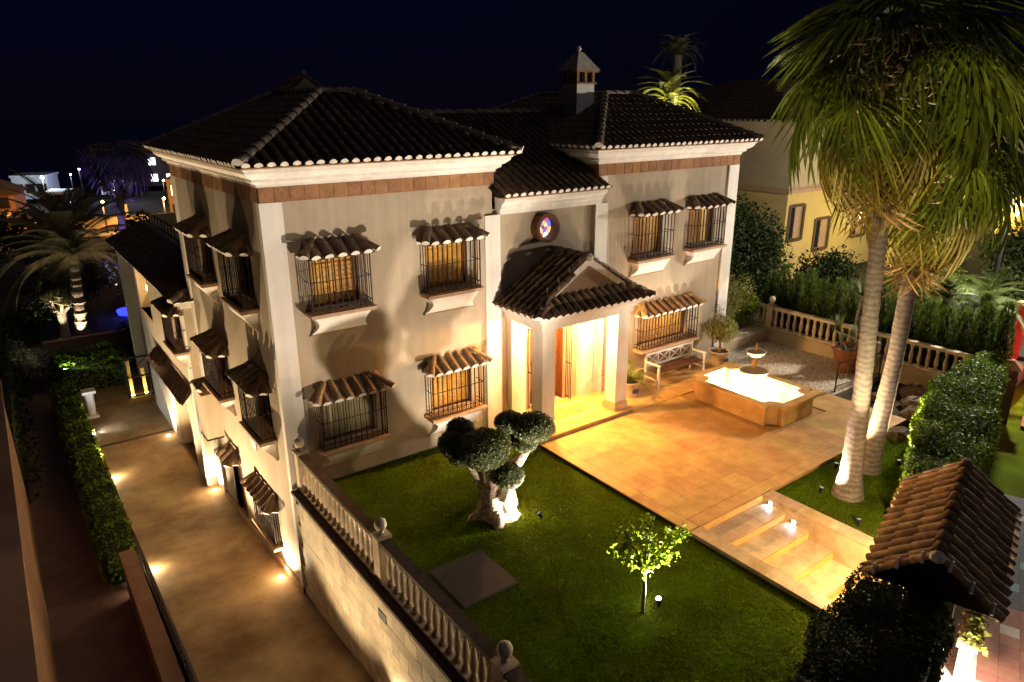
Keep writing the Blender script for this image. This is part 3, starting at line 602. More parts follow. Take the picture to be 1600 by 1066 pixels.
# ---- round stained glass window
rw = empty('round_window', villa, (6.98, .07, 5.03)); b = MB(); seg = 20
for k in range(seg):
    a0, a1 = 2 * math.pi * k / seg, 2 * math.pi * (k + 1) / seg; v = []
    for r_, y_ in ((.37, 0), (.37, -.27), (.28, -.27), (.28, .0)):
        for a in (a0, a1): v.append((r_ * math.cos(a), y_, r_ * math.sin(a)))
    b.add(v, [(0, 1, 3, 2), (2, 3, 5, 4), (4, 5, 7, 6)])
obj('brick_surround', b, M_brown, rw)
gc = [(.9, .75, .5), (.75, .10, .12), (.15, .2, .7), (.9, .5, .12), (.85, .8, .7), (.6, .1, .3), (.2, .35, .6), (.95, .6, .3)]
for k in range(8):
    for ri, (ra, rb) in enumerate(((.05, .16), (.165, .27))):
        a0, a1 = 2 * math.pi * k / 8 + .03, 2 * math.pi * (k + 1) / 8 - .03; am = (a0 + a1) / 2; c = gc[(k * 3 + ri * 2) % 8]
        b = MB(); b.add([(ra * math.cos(a0), -.03, ra * math.sin(a0)), (rb * math.cos(a0), -.03, rb * math.sin(a0)), (rb * math.cos(am), -.03, rb * math.sin(am)), (rb * math.cos(a1), -.03, rb * math.sin(a1)), (ra * math.cos(a1), -.03, ra * math.sin(a1))], [(0, 1, 2, 3, 4)])
        obj('pane', b, emat('stained_%d' % ((k * 3 + ri * 2) % 8), c, 0.55), rw)
# ---- porch
def pcol(x0, x1, y0, y1):
    c = empty('porch_column', villa, ((x0 + x1) / 2, (y0 + y1) / 2, 0)); h = (x1 - x0) / 2; k = (y1 - y0) / 2
    b = MB(); b.box(-h, h, -k, k, .36, 2.86); obj('shaft', b, M_white, c); b = MB(); b.box(-h - .03, h + .03, -k - .03, k + .03, .12, .30); b.box(-h - .015, h + .015, -k - .015, k + .015, .30, .36); obj('base', b, M_trav2, c)
pcol(5.82, 6.22, -1.44, -1.04); pcol(8.32, 8.74, -1.44, -1.04)
for xa, xb in ((5.86, 6.30), (8.26, 8.68)):
    b = MB(); b.box(xa, xb, -.14, .07, .12, 2.86); obj('pilaster', b, M_white, villa)
b = MB(); b.box(5.72, 8.88, -1.58, .07, -.3, .095); pfl = obj('porch_floor', b, M_joint, villa)
slabs(pfl, 5.72, 8.88, -1.60, .06, .395, .415, .12, M_trav, 'floor_tile', thick=.028)
for (x0, x1, y0, y1, m) in ((6.35, 8.15, -1.15, -1.03, M_trav2), (6.35, 8.15, -.37, -.25, M_trav2), (6.35, 6.47, -1.028, -.372, M_trav2), (8.03, 8.15, -1.028, -.372, M_trav2), (6.75, 7.75, -.92, -.48, mat('inlay_ochre', (.52, .27, .09), .5, .2, 5))):
    b = MB(); b.box(x0, x1, y0, y1, .121, .126); obj('floor_inlay', b, m, pfl)
b = MB()
for (o, za, zb) in ((0, 2.86, 3.02), (.06, 3.02, 3.10), (.13, 3.10, 3.17), (.22, 3.17, 3.24)):
    b.box(5.76 - o, 8.80 + o, -1.50 - o, -1.02, za, zb); b.box(5.76 - o, 6.24, -1.02, .05, za, zb); b.box(8.30, 8.80 + o, -1.02, .05, za, zb)
obj('entablature', b, M_white, villa)
b = MB(); b.box(6.2, 8.35, -1.05, .05, 3.0, 3.05); obj('porch_ceiling', b, M_white, villa)
dr = empty('entrance_door', villa, (7.21, .3, 0))
for s in (-1, 1):
    b = MB(); x0, x1 = sorted((s * .02, s * .56))
    b.box(x0, x0 + .09, 0, .06, .14, 2.42); b.box(x1 - .09, x1, 0, .06, .14, 2.42); b.box(x0 + .09, x1 - .09, 0, .06, .14, .5); b.box(x0 + .09, x1 - .09, 0, .06, 2.25, 2.42); b.box(x0 + .09, x1 - .09, 0, .06, 1.25, 1.33); obj('door_leaf', b, M_brown, dr)
    b = MB(); b.box(x0 + .09, x1 - .09, .02, .04, .5, 1.25); b.box(x0 + .09, x1 - .09, .02, .04, 1.33, 2.25); obj('glazing', b, mat('lit_glass', (.22, .12, .05), .15, .2, 5, emit=(1, .45, .12), estr=.08), dr)
    b = MB(); b.box(s * .08 - .015, s * .08 + .015, -.05, 0, 1.1, 1.4); obj('handle', b, M_bal, dr)
b = MB(); b.box(-.62, -.56, -.18, .02, .12, 2.46); b.box(.56, .62, -.18, .02, .12, 2.46); b.box(-.56, .56, -.18, .02, 2.42, 2.48); obj('door_frame', b, M_brown, dr)
for s in (-1, 1):   # open iron screen leaves standing out from the door
    b = MB(); xx = s * .66
    for k in range(5): bar(b, (xx, -.45 - .0 + k * .07, .15), (xx, -.45 + k * .07, 2.4), .012)
    for z in (.2, 1.2, 2.4): bar(b, (xx, -.47, z), (xx, -.15, z), .014)
    obj('iron_screen', b, M_iron, dr)
# porch roof: gabled front over a tiled skirt
PE = 3.27; px0, px1, pyf = 5.40, 9.16, -1.84; pr = MB(); rxc, rz_ = 7.28, 4.42; gy = -1.34
pr.add([(px0, pyf, PE), (px1, pyf, PE), (px1, .05, PE), (px0, .05, PE), (rxc, gy, rz_), (rxc, .05, rz_), (6.02, gy, 3.60), (8.54, gy, 3.60)],
       [(3, 0, 6, 4, 5), (1, 2, 5, 4, 7), (0, 1, 7, 6), (0, 3, 2, 1)])
PR = obj('porch_roof', pr, M_deck, villa)
tile_slope((px0, .05, PE), (px0, pyf, PE), (rxc, .05, rz_), (rxc, gy - .0, rz_), PR, None, single=2, spacing=.225)
tile_slope((px1, pyf, PE), (px1, .05, PE), (rxc, gy, rz_), (rxc, .05, rz_), PR, None, single=2, spacing=.225)
tile_slope((px0, pyf, PE), (px1, pyf, PE), (6.02, gy, 3.60), (8.54, gy, 3.60), PR, None, single=2, spacing=.225)
b = MB(); b.add([(6.22, gy - .015, 3.63), (8.34, gy - .015, 3.63), (7.28, gy - .015, 4.27)], [(0, 1, 2)]); obj('gable_panel', b, M_conc, PR)
for s in (-1, 1):
    b = MB(); b.frust([(rxc + s * 1.42, gy - .06, 3.54), (rxc + s * 1.17, gy - .06, 3.54), (rxc + s * 1.17, gy + .02, 3.54), (rxc + s * 1.42, gy + .02, 3.54)][::s], [(rxc + s * .02, gy - .06, 4.44), (rxc - s * .0, gy - .06, 4.26), (rxc - s * .0, gy + .02, 4.26), (rxc + s * .02, gy + .02, 4.44)][::s]); obj('gable_moulding', b, M_mortar, PR)
    ridge_line((rxc + s * 1.34, gy + .05, 3.64), (rxc, gy + .05, rz_ + .04), PR, None, 1.1, True)
    ridge_line((rxc + s * 1.88, pyf, PE + .02), (rxc + s * 1.30, gy, 3.63), PR, None, 1.25, True, endcap=True)
    for k in range(4):
        t = k / 4 + .1; b = MB(); x = rxc + s * 1.34 * (1 - t); z = 3.70 + .80 * t; b.tube([(x - s * .1, gy + .2, z - .05), (x, gy + .06, z + .065), (x + s * .1, gy - .08, z - .02)], .014, 4); obj('mortar_joint', b, M_mortar, PR)
ridge_line((rxc, gy - .05, rz_ + .03), (rxc, .02, rz_ + .03), PR, None, 1.25, True)
b = MB(); b.lathe([(.02, -.06), (.09, -.02), (.1, .06), (.05, .12), (.01, .13)], 8, (rxc, gy - .07, rz_)); obj('apex_mortar', b, M_mortar, PR)
b = MB(); b.box(px0 + .02, px1 - .02, pyf + .02, .04, PE - .05, PE - .012); obj('eave_board', b, M_white, PR)

# ------------------------------------------------------------------ retaining wall and balustrades
rw_ = thing('retaining_wall', 'stone-clad retaining wall between driveway and lawn', 'wall', (0.17, -6, 0))
b = MB(); b.box(-.15, .15, -8, 5.94, -3.2, -.06); obj('wall_core', b, M_clad, rw_)
y = 5.93; row = 0
zrow = [-.06 - .262 * k for k in range(11)]
for ri in range(10):
    y = 5.93 - (0.0 if ri % 2 else .22)
    while y > -4.6:
        L = random.choice((.30, .42, .46, .60)); y2 = y - L; wy = (y + y2) / 2 - 6; z1, z0 = zrow[ri] - .0015, zrow[ri + 1] + .0015
        if z1 > rz(wy):
            b = MB(); b.box(-.185 - random.uniform(0, .006), -.149, y2 + .001, min(y, 5.93) - .001, max(z0, rz(wy) - .1), z1); obj('cladding_stone', b, M_clad, rw_)
        y = y2
for k in range(9):
    b = MB(); b.box(-.27, .22, 5.9 - 1.5 * (k + 1) + .003, 5.9 - 1.5 * k - .003, -.06, .01); obj('coping_slab', b, M_coping, rw_)
b = MB(); b.box(-.20, -.18, 1.55, 1.85, -.62, -.44); obj('wall_light_niche', b, M_black, rw_)
BALP = [(.050, 0), (.066, .005), (.066, .05), (.045, .065), (.040, .10), (.064, .20), (.070, .27), (.060, .38), (.042, .52), (.038, .60), (.055, .62), (.055, .645), (.04, .66), (.062, .68), (.062, .74)]
_m = MB(); _m.lathe(BALP, 8); ME_bal = _m.mesh('baluster', M_bal, True)
def balustrade(name, label, p0, p1, z, posts, rail_m, h=.74, sp=.215, ball=True, post_m=M_bal):
    p0, p1 = Vector((*p0, z)), Vector((*p1, z)); d = p1 - p0; Ln = d.length; d.normalize(); rot = math.atan2(d.y, d.x)
    t = thing(name, label, 'balustrade', p0, rot)
    b = MB(); b.box(0, Ln, -.11, .11, 0, .06); obj('base_rail', b, post_m, t)
    b = MB(); b.box(0, Ln, -.09, .09, .06 + h, .06 + h + .05); b.box(0, Ln, -.105, .105, .11 + h, .155 + h); obj('top_rail', b, rail_m, t)
    n = int(Ln / sp)
    for k in range(n):
        x = (k + .5) * Ln / n
        if any(abs(x - q) < .17 for q in posts): continue
        put('baluster', ME_bal, t, M=Matrix.Translation((x, 0, .06)) @ Matrix.Diagonal((1, 1, h / .74, 1)))
    for q in posts:
        b = MB(); b.box(q - .12, q + .12, -.12, .12, 0, .17 + h); b.box(q - .14, q + .14, -.14, .14, .17 + h, .215 + h); po = obj('post', b, post_m, t)
        if ball:
            b = MB(); b.lathe([(.05, .21 + h), (.05, .27 + h), (.075, .30 + h), (.105, .36 + h), (.11, .41 + h), (.095, .47 + h), (.05, .51 + h), (.005, .525 + h)], 12, (q, 0, 0)); obj('ball_finial', b, post_m, po, smooth=True)
balustrade('balustrade', 'long stone balustrade on the retaining wall beside the driveway', (.16, -.12), (.16, -13.6), .01, [.12, 3.97, 7.62], M_rail)
balustrade('balustrade', 'pale balustrade at the far edge of the gravel terrace before the cypresses', (17.36, 1.9), (17.36, -6.9), .42, [1.85], M_bal, h=.62, sp=.24)
t = thing('garden_wall', 'low ochre wall carrying the far balustrade', 'wall', (17.36, -2.5, 0)); b = MB(); b.box(-.16, .16, -4.5, 4.5, -.6, .42); obj('wall_body', b, M_yel2, t); b = MB(); b.box(-.2, .2, -4.5, 4.5, .421, .425); obj('wall_cap', b, M_bal, t)
t = thing('planter_wall', 'low stone planter wall at the corner of the gravel terrace', 'wall', (15.9, .3, 0)); b = MB(); b.box(-1.2, 1.3, -.3, .3, -.2, .34); obj('wall_body', b, M_yel2, t); b = MB(); b.box(-1.25, 1.3, -.34, .3, .34, .40); obj('wall_cap', b, M_bal, t)

# ------------------------------------------------------------------ fountain
fx, fy = 11.95, -3.13
F = thing('fountain', 'chamfered travertine fountain basin glowing with lit water and two bowls', 'fountain', (fx, fy, 0))
def octo(hx, hy, c): return [(-hx + c, -hy), (hx - c, -hy), (hx - c, -hy + c * .55), (hx - c * .45, -hy + c), (hx, -hy + c), (hx, hy - c), (hx - c * .45, hy - c), (hx - c, hy - c * .55), (hx - c, hy), (-hx + c, hy), (-hx + c, hy - c * .55), (-hx + c * .45, hy - c), (-hx, hy - c), (-hx, -hy + c), (-hx + c * .45, -hy + c), (-hx + c, -hy + c * .55)]
def band(mb, po, pi, z0, z1):
    n = len(po); v = [(x, y, z0) for x, y in po] + [(x, y, z1) for x, y in po] + [(x, y, z1) for x, y in pi] + [(x, y, z0) for x, y in pi]
    mb.add(v, [(i, (i + 1) % n, n + (i + 1) % n, n + i) for i in range(n)] + [(n + i, n + (i + 1) % n, 2 * n + (i + 1) % n, 2 * n + i) for i in range(n)] + [(2 * n + i, 2 * n + (i + 1) % n, 3 * n + (i + 1) % n, 3 * n + i) for i in range(n)])
b = MB(); band(b, octo(1.00, 1.46, .34), octo(.84, 1.30, .32), 0, .50); obj('basin_wall', b, M_trav, F)
b = MB(); band(b, octo(1.05, 1.51, .35), octo(.82, 1.28, .32), .50, .56); obj('rim', b, M_trav, F)
b = MB(); b.prism(octo(.84, 1.30, .32), .0, .06); obj('basin_floor', b, mat('white_basin', (.50, .46, .38), .7, .45, 5, col2=(.20, .17, .12)), F)
wm = bpy.data.materials.new('fountain_water'); wm.use_nodes = True; n_ = wm.node_tree.nodes; l_ = wm.node_tree.links; n_.remove(n_['Principled BSDF'])
tr_ = n_.new('ShaderNodeBsdfTransparent'); tr_.inputs[0].default_value = (.96, .98, .97, 1); gl_ = n_.new('ShaderNodeBsdfGlossy'); gl_.inputs['Roughness'].default_value = .06; fr_ = n_.new('ShaderNodeFresnel'); fr_.inputs[0].default_value = 1.33; mx_ = n_.new('ShaderNodeMixShader')
nz_ = n_.new('ShaderNodeTexNoise'); nz_.inputs['Scale'].default_value = 14; bp_ = n_.new('ShaderNodeBump'); bp_.inputs['Strength'].default_value = .8; l_.new(nz_.outputs['Fac'], bp_.inputs['Height']); l_.new(bp_.outputs['Normal'], gl_.inputs['Normal'])
l_.new(fr_.outputs[0], mx_.inputs[0]); l_.new(tr_.outputs[0], mx_.inputs[1]); l_.new(gl_.outputs[0], mx_.inputs[2]); l_.new(mx_.outputs[0], n_['Material Output'].inputs[0])
b = MB(); b.add([(x, y, .43) for x, y in octo(.835, 1.295, .32)], [tuple(range(16))]); obj('water', b, wm, F)
b = MB(); b.lathe([(.16, .06), (.14, .12), (.07, .2), (.06, .55), (.08, .70), (.08, .80)], 12); b.lathe([(.07, 1.06), (.05, 1.12), (.07, 1.28), (.05, 1.36)], 10); b.lathe([(.03, 1.56), (.05, 1.6), (.02, 1.68), (.012, 1.80)], 8); obj('pedestal', b, M_trav, F, smooth=True)
b = MB(); b.lathe([(.08, .80), (.20, .83), (.36, .92), (.42, 1.00), (.40, 1.01), (.34, .95), (.10, .90)], 20, caps=False); b.lathe([(.38, .975), (.005, .975)], 20, caps=False, mi=1); obj('large_bowl', b, [M_bal, mat('bowl_water', (.22, .15, .08), .2, .2, 6)], F, smooth=True)
b = MB(); b.lathe([(.05, 1.36), (.14, 1.39), (.24, 1.48), (.28, 1.54), (.265, 1.55), (.22, 1.50), (.06, 1.46)], 18, caps=False); b.lathe([(.255, 1.525), (.005, 1.525)], 18, caps=False, mi=1); obj('small_bowl', b, [M_bal, mat('bowl_water', (.22, .15, .08), .2, .2, 6)], F, smooth=True)
for (x, y) in ((-.5, -.85), (.5, -.85), (-.5, .85), (.5, .85), (-.62, 0), (.62, 0)):
    b = MB(); b.lathe([(.07, .06), (.07, .10), (.055, .11)], 12, (x, y, 0)); b.lathe([(.055, .112), (.002, .113)], 12, (x, y, 0), mi=1, caps=False); obj('underwater_lamp', b, [M_bal, emat('pool_lamp', (1, .93, .78), 25)], F)
    lamp('underwater_light', 'POINT', (x, y, .33), 210 if (x, y) in ((-.5, -.85), (.5, .85)) else 6, (1, .86, .70), F, .03)

# ------------------------------------------------------------------ furniture and pots
def potprof(r, h): return [(r * .68, 0), (r * .70, .02), (r * .84, h * .5), (r * .95, h * .86), (r * 1.06, h * .88), (r * 1.06, h), (r * .92, h), (r * .88, h * .86)]
t = thing('potted_olive', 'round olive bush in a cream pot beside the villa corner', 'potted plant', (13.72, -.62, 0))
b = MB(); b.lathe(potprof(.33, .50), 20); obj('pot', b, M_cream, t, smooth=False); b = MB(); b.lathe([(.30, .44), (.005, .46)], 16, caps=False); obj('soil', b, M_soil, t)
b = MB(); b.lathe([(.05, -.05), (.05, .05)], 6, (0, 0, 0)); 
b = MB(); b.box(-.06, .06, -.335, -.27, .20, .31); obj('pot_emblem', b, M_blue, t)
b = MB(); b.tube([(0, 0, .42), (.02, 0, .7), (-.02, .02, 1.0)], [.045, .04, .03], 7)
for k in range(9):
    a = k * 2.4; b.tube([(0, 0, .75 + .03 * k), (.22 * math.cos(a), .22 * math.sin(a), 1.05 + .04 * k), (.42 * math.cos(a), .42 * math.sin(a), 1.15 + .06 * k)], [.02, .014, .006], 5)
obj('trunk', b, M_bark, t)
p, nn = ellipsoid_pts((0, 0, 1.22), (.55, .55, .46), 3600, .3); leafcloud('crown', p, nn, .085, L_olive, t, .3, 1.2)
p, nn = ellipsoid_pts((-.25, 0, 1.75), (.25, .25, .35), 350, .2); leafcloud('wispy_top', p, nn, .06, leafmat('grey_leaves', (.22, .2, .14), .4), t, .25, 1.2)
def frond_pts(Ln, droop, n=9, width=.32, lf=.035):
    v = []; f = []
    for i in range(n * 2):
        s = (i + 1) / (n * 2); x = Ln * s * (1 - .12 * s); z = droop * (s - 1.6 * s * s) * Ln; wl = width * math.sin(math.pi * min(.98, .12 + s * .88)) + .04
        for sd in (-1, 1):
            k = len(v); v += [(x, sd * .006, z), (x + lf, sd * .006, z), (x + .55 * wl, sd * wl, z - .35 * wl)]; f.append((k, k + 1, k + 2))
    m = [(Ln * s * (1 - .12 * s), 0, droop * (s - 1.6 * s * s) * Ln) for s in np.linspace(0, 1, 7)]
    return v, f, m
def feather_mesh(name, Ln, droop, n, width, m, lf=.035):
    v, f, ms = frond_pts(Ln, droop, n, width, lf); b = MB(); b.add(v, f); b.tube(ms, [.018 * Ln ** .5, .015, .013, .011, .009, .006, .003], 4, caps=False); return b.mesh(name, m)
t = thing('potted_palm', 'small feathery palm in a cream pot beside the porch column', 'potted plant', (9.62, -.72, 0))
b = MB(); b.lathe(potprof(.27, .46), 18); obj('pot', b, M_cream, t); b = MB(); b.lathe([(.25, .40), (.005, .42)], 14, caps=False); obj('soil', b, M_soil, t)
b = MB(); b.box(-.10, .10, -.262, -.2, .16, .27); obj('pot_emblem', b, M_blue, t)
ME_pf = feather_mesh('frond', .80, .9, 16, .20, leafmat('areca_leaves', (.16, .18, .03), .4), .014); ME_pf.name = 'frond'
for k in range(17): put('frond', ME_pf, t, M=Matrix.Translation((0, 0, .42)) @ Matrix.Rotation(k * 2.4, 4, 'Z') @ Matrix.Rotation(R(-58 + 45 * ((k * .37) % 1)), 4, 'Y') @ Matrix.Scale(.8 + .4 * ((k * .61) % 1), 4))
t = thing('potted_yucca', 'spiky yucca in a large terracotta pot by the far balustrade', 'potted plant', (16.55, -3.35, 0))
b = MB(); b.lathe(potprof(.50, .78), 22); obj('pot', b, M_terra, t); b = MB(); b.lathe([(.46, .70), (.005, .72)], 16, caps=False); obj('soil', b, M_soil, t)
def blade_mesh(name, L, w, m, droop=.25):
    b = MB(); v = []
    for s in np.linspace(0, 1, 5): ww = w * (1 - s) ** .6 if s < 1 else 0; v += [(L * s, -ww, -droop * L * s * s + abs(ww) * .3), (L * s, 0, -droop * L * s * s), (L * s, ww, -droop * L * s * s + abs(ww) * .3)]
    f = []
    for i in range(4): f += [(3 * i, 3 * i + 1, 3 * i + 4, 3 * i + 3), (3 * i + 1, 3 * i + 2, 3 * i + 5, 3 * i + 4)]
    b.add(v, f); return b.mesh(name, m)
ME_yb = blade_mesh('blade', .62, .022, L_yucca)
b = MB(); heads = [((.1, 0, .7), (.18, .02, 1.5), (.25, .0, 2.35)), ((-.15, .1, .7), (-.3, .15, 1.0), (-.38, .2, 1.28)), ((.0, -.15, .7), (.05, -.25, .95), (.1, -.3, 1.2))]
for h in heads: b.tube(h, [.075, .055, .04], 7)
obj('stem', b, M_bark, t)
for h in heads:
    for k in range(38):
        put('blade', ME_yb, t, M=Matrix.Translation(h[2]) @ Matrix.Rotation(k * 2.4, 4, 'Z') @ Matrix.Rotation(R(-80 + 105 * ((k * .381966) % 1)), 4, 'Y'))
# bench with crossed backs under the wide window
t = thing('garden_bench', 'white garden bench with crossed lattice back under the wide grilled window', 'bench', (11.72, -.42, 0))
for k in range(4):
    b = MB(); b.box(-1.0, 1.0, -.38 + .11 * k, -.30 + .11 * k, .42, .445); obj('seat_slat', b, M_brown, t)
b = MB(); b.box(-1.0, 1.0, .10, .14, .86, .92); b.box(-1.0, 1.0, .10, .14, .50, .55); obj('back_rail', b, M_paint, t)
for x in (-.75, -.25, .25, .75):
    b = MB(); b.tube([(x - .22, .12, .56), (x + .22, .12, .86)], .02, 4); b.tube([(x - .22, .12, .86), (x + .22, .12, .56)], .02, 4); b.box(x - .27, x - .23, .105, .135, .55, .86); obj('lattice_panel', b, M_paint, t)
for x in (-1.02, 1.02):
    for (yy, z) in ((-.40, .66), (.12, .94)): b = MB(); b.box(x - .028, x + .028, yy - .028, yy + .028, 0, z); obj('leg', b, M_paint, t)
    b = MB(); b.box(x - .04, x + .04, -.44, .12, .66, .70); obj('arm', b, M_paint, t)
    b = MB(); b.box(x - .022, x + .022, -.38, .10, .20, .24); obj('stretcher', b, M_paint, t)
# iron railing by the gravel
t = thing('iron_railing', 'short black wrought iron railing with scrolls at the gravel edge', 'railing', (14.55, -4.12, 0), R(-4))
b = MB(); b.tube([(0, 0, -.15), (0, 0, .95)], .022, 6); b.tube([(2.2, 0, -.15), (2.2, 0, .85)], .022, 6); obj('post', b, M_black, t)
b = MB(); bar(b, (0, 0, .9), (2.2, 0, .82), .018); bar(b, (0, 0, .18), (2.2, 0, .15), .014); obj('rail', b, M_black, t)
for k in range(5):
    b = MB(); xc = .25 + .42 * k; b.tube([(xc + .16 * math.cos(a) * (1 - .09 * a), 0, .5 + .25 * math.sin(a) * (1 - .09 * a)) for a in np.linspace(0, 9, 22)], .010, 4); obj('scroll', b, M_black, t)
# slate slab on the lawn
b = MB(); b.box(-.56, .56, -.60, .60, -.02, .05); t = tag(obj('stone_slab', b, M_slab, loc=(1.52, -4.86, -.10)), 'square dark slate slab lying on the lawn by the balustrade', 'slab')
# rocks
def rock(mb, c, r):
    d = unit(rng.normal(size=(1, 3))); pts = []; f = []
    n, m_ = 5, 7
    for i in range(n + 1):
        for k in range(m_):
            th = math.pi * i / n; ph = 2 * math.pi * k / m_; rr = r * random.uniform(.75, 1.15)
            pts.append((c[0] + rr * math.sin(th) * math.cos(ph), c[1] + rr * math.sin(th) * math.sin(ph), c[2] + .65 * rr * math.cos(th)))
    for i in range(n):
        for k in range(m_): f.append((i * m_ + k, i * m_ + (k + 1) % m_, (i + 1) * m_ + (k + 1) % m_, (i + 1) * m_ + k))
    mb.add(pts, f)
RKL = ['large brown rock nearest the fan palm lawn', 'flat brown rock lying next to the largest rock', 'brown rock at the foot of the ochre wall', 'round brown rock half hidden behind the hedge', 'small brown rock beside the iron railing', 'pale flat rock at the tip of the palm lawn']
for (x, y, r_), lb in zip(((14.9, -6.2, .42), (15.6, -5.9, .36), (16.4, -5.5, .45), (16.6, -6.5, .40), (15.3, -5.0, .26), (13.3, -6.55, .34)), RKL):
    b = MB(); rock(b, (0, 0, .05), r_); tag(obj('rock', b, M_rock, loc=(x, y, -.12)), lb, 'rock', 'rocks in the planting bed')

# ------------------------------------------------------------------ trees and hedges
bt = thing('topiary_olive', 'cloud-pruned olive tree with gnarled trunk on the lawn', 'tree', (3.08, -3.40, -.1))
def gnarl(name, parent):
    n, m_ = 22, 26; v = []; f = []
    for i in range(n + 1):
        s = i / n; z = 1.12 * s; base = .27 + .22 * (1 - s) ** 2 - .04 * math.sin(s * 7)
        for k in range(m_):
            a = 2 * math.pi * k / m_
            rr = base * (1 + .20 * math.sin(5 * a + 3 * s) + .15 * math.sin(9 * a - 5 * s + 1) + .14 * math.sin(3 * a + 9 * s) + .05 * math.sin(17 * a + 14 * s) + random.uniform(-.06, .06))
            v.append((rr * math.cos(a) * 1.0, rr * math.sin(a) * .9, z))
    for i in range(n):
        for k in range(m_): f.append((i * m_ + k, i * m_ + (k + 1) % m_, (i + 1) * m_ + (k + 1) % m_, (i + 1) * m_ + k))
    f.append(tuple(n * m_ + k for k in range(m_)))
    b = MB(); b.add(v, f)
    q = lambda r, d, z: (r * .807 + d * .59, -r * .59 + d * .807, z)
    for pth, rdd in (([q(-.05, 0, .8), q(-.25, -.05, 1.45)], [.26, .14]), ([q(-.2, .05, .75), q(-.55, .05, 1.2), q(-.84, 0, 1.5)], [.18, .13, .09]), ([q(.1, .1, .8), q(.45, .15, 1.15), q(.78, .1, 1.75)], [.17, .11, .07]), ([q(.05, .2, .8), q(.2, .3, 1.4), q(.27, .25, 1.85)], [.14, .09, .06]), ([q(.15, -.15, .5), q(.26, -.22, .95)], [.2, .12]), ([q(-.2, .2, .9), q(-.6, .3, 1.4), q(-.74, .3, 1.7)], [.12, .08, .06])):
        b.tube(pth, rdd, 8)
    return obj(name, b, M_barkw, parent, smooth=True)
gnarl('trunk', bt)
RT = np.array((r2.x, r2.y, 0)); 
def rd(r, d, z): return (r * .807 + d * .59, -r * .59 + d * .807, z)
pads = [(rd(-.25, -.30, 1.66), (.54, .54, .40)), (rd(-.86, 0, 1.62), (.33, .33, .30)), (rd(-.74, .3, 1.80), (.30, .30, .24)), (rd(.27, .25, 1.98), (.33, .33, .22)), (rd(.74, .1, 1.94), (.44, .44, .30)), (rd(.24, -.22, 1.02), (.33, .33, .26)), (rd(.58, .2, 1.54), (.27, .27, .20)), (rd(.20, .35, 1.60), (.24, .24, .24)), (rd(-.72, -.1, 1.38), (.26, .26, .18))]
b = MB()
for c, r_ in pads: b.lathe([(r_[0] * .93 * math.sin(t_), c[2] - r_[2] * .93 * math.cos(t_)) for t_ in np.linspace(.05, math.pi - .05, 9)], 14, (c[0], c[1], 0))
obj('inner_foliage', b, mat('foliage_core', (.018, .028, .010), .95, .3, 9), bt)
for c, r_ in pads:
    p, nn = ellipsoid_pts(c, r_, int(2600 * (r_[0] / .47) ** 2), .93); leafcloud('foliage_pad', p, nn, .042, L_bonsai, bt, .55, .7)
lt = thing('lemon_tree', 'young lemon tree with bright green leaves on the lawn', 'tree', (3.30, -7.30, -.1))
b = MB(); b.tube([(0, 0, 0), (.01, 0, .5), (.0, .02, .95)], [.035, .028, .022], 7)
br = [(-.42, .22, 1.25), (-.25, .2, 1.5), (.0, .05, 1.72), (.35, -.2, 1.45), (.5, -.3, 1.5), (.28, -.2, 1.1), (-.12, .1, 1.0), (.12, .12, 1.35), (-.35, .1, 1.35), (.2, -.05, 1.2)]
for q in br: b.tube([(0, .01, .8), (q[0] * .5, q[1] * .5, (.8 + q[2]) / 2 + .05), q], [.018, .012, .005], 5)
obj('trunk', b, M_bark, lt)
P_ = []; N_ = []
for q in br:
    p, nn = ellipsoid_pts(q, (.21, .21, .15), 40, .2); P_.append(p); N_.append(nn)
    k = rng.random((20, 1)); p2 = np.array((0, 0, .85)) * (1 - k) + np.array(q) * k + rng.normal(0, .06, (20, 3)); P_.append(p2); N_.append(rng.normal(size=(20, 3)) + (0, 0, 1))
leafcloud('crown', np.concatenate(P_), np.concatenate(N_), .105, L_lemon, lt, .5, .9)

def fan_mesh(name, m, petiole=1.0, rad=.95, nseg=30, spread=R(120), droop=.35, bend=R(50)):
    b = MB(); v = []; f = []; cb, sb = math.cos(bend), math.sin(bend)
    for i in range(nseg):
        a = -spread + 2 * spread * (i + .5) / nseg; da = spread / nseg * .80; L = rad * (1 - .25 * abs(a / spread) ** 2) * random.uniform(.80, 1.12)
        k = len(v); tw = .022 * (-1) ** i; pl = .03 * (-1) ** i
        for s, wf in ((.05, 1.0), (.45, 1.0), (.72, .55), (.90, .30), (1.0, .0)):
            r_ = L * s; x, y = r_ * math.cos(a), r_ * math.sin(a); z = -droop * r_ * r_ - .10 * abs(math.sin(a)) * r_ + pl * s; hang = max(0, s - .55) ** 1.6 * 1.15 * L
            for q in ((-1, 1) if s < 1 else (0,)):
                w = q * r_ * math.sin(da) * wf; xx, yy, zz = x - w * math.sin(a), y + w * math.cos(a), z + q * tw * s
                v.append((petiole + xx * cb + zz * sb - hang * .25 * math.cos(a) * cb, yy * (1 - .25 * max(0, s - .5)), -xx * sb + zz * cb - hang + .02))
        f += [(k, k + 1, k + 3, k + 2), (k + 2, k + 3, k + 5, k + 4), (k + 4, k + 5, k + 7, k + 6), (k + 6, k + 7, k + 8)]
    b.add(v, f); b.tube([(0, 0, 0), (petiole * .5, 0, .06), (petiole * 1.04, 0, .0)], [.035, .022, .016], 4, caps=False)
    return b.mesh(name, m)
FAN = [fan_mesh('frond', L_palm, 1.2, 1.1, 46, R(125), .30, R(36)), fan_mesh('frond', L_palm, 1.05, 1.1, 46, R(115), .35, R(55))]
FANY = [fan_mesh('frond', L_palmy, 1.0, 1.05, 42, R(100), .4, R(48)), fan_mesh('frond', L_palmy, .9, 1.0, 40, R(90), .4, R(40))]
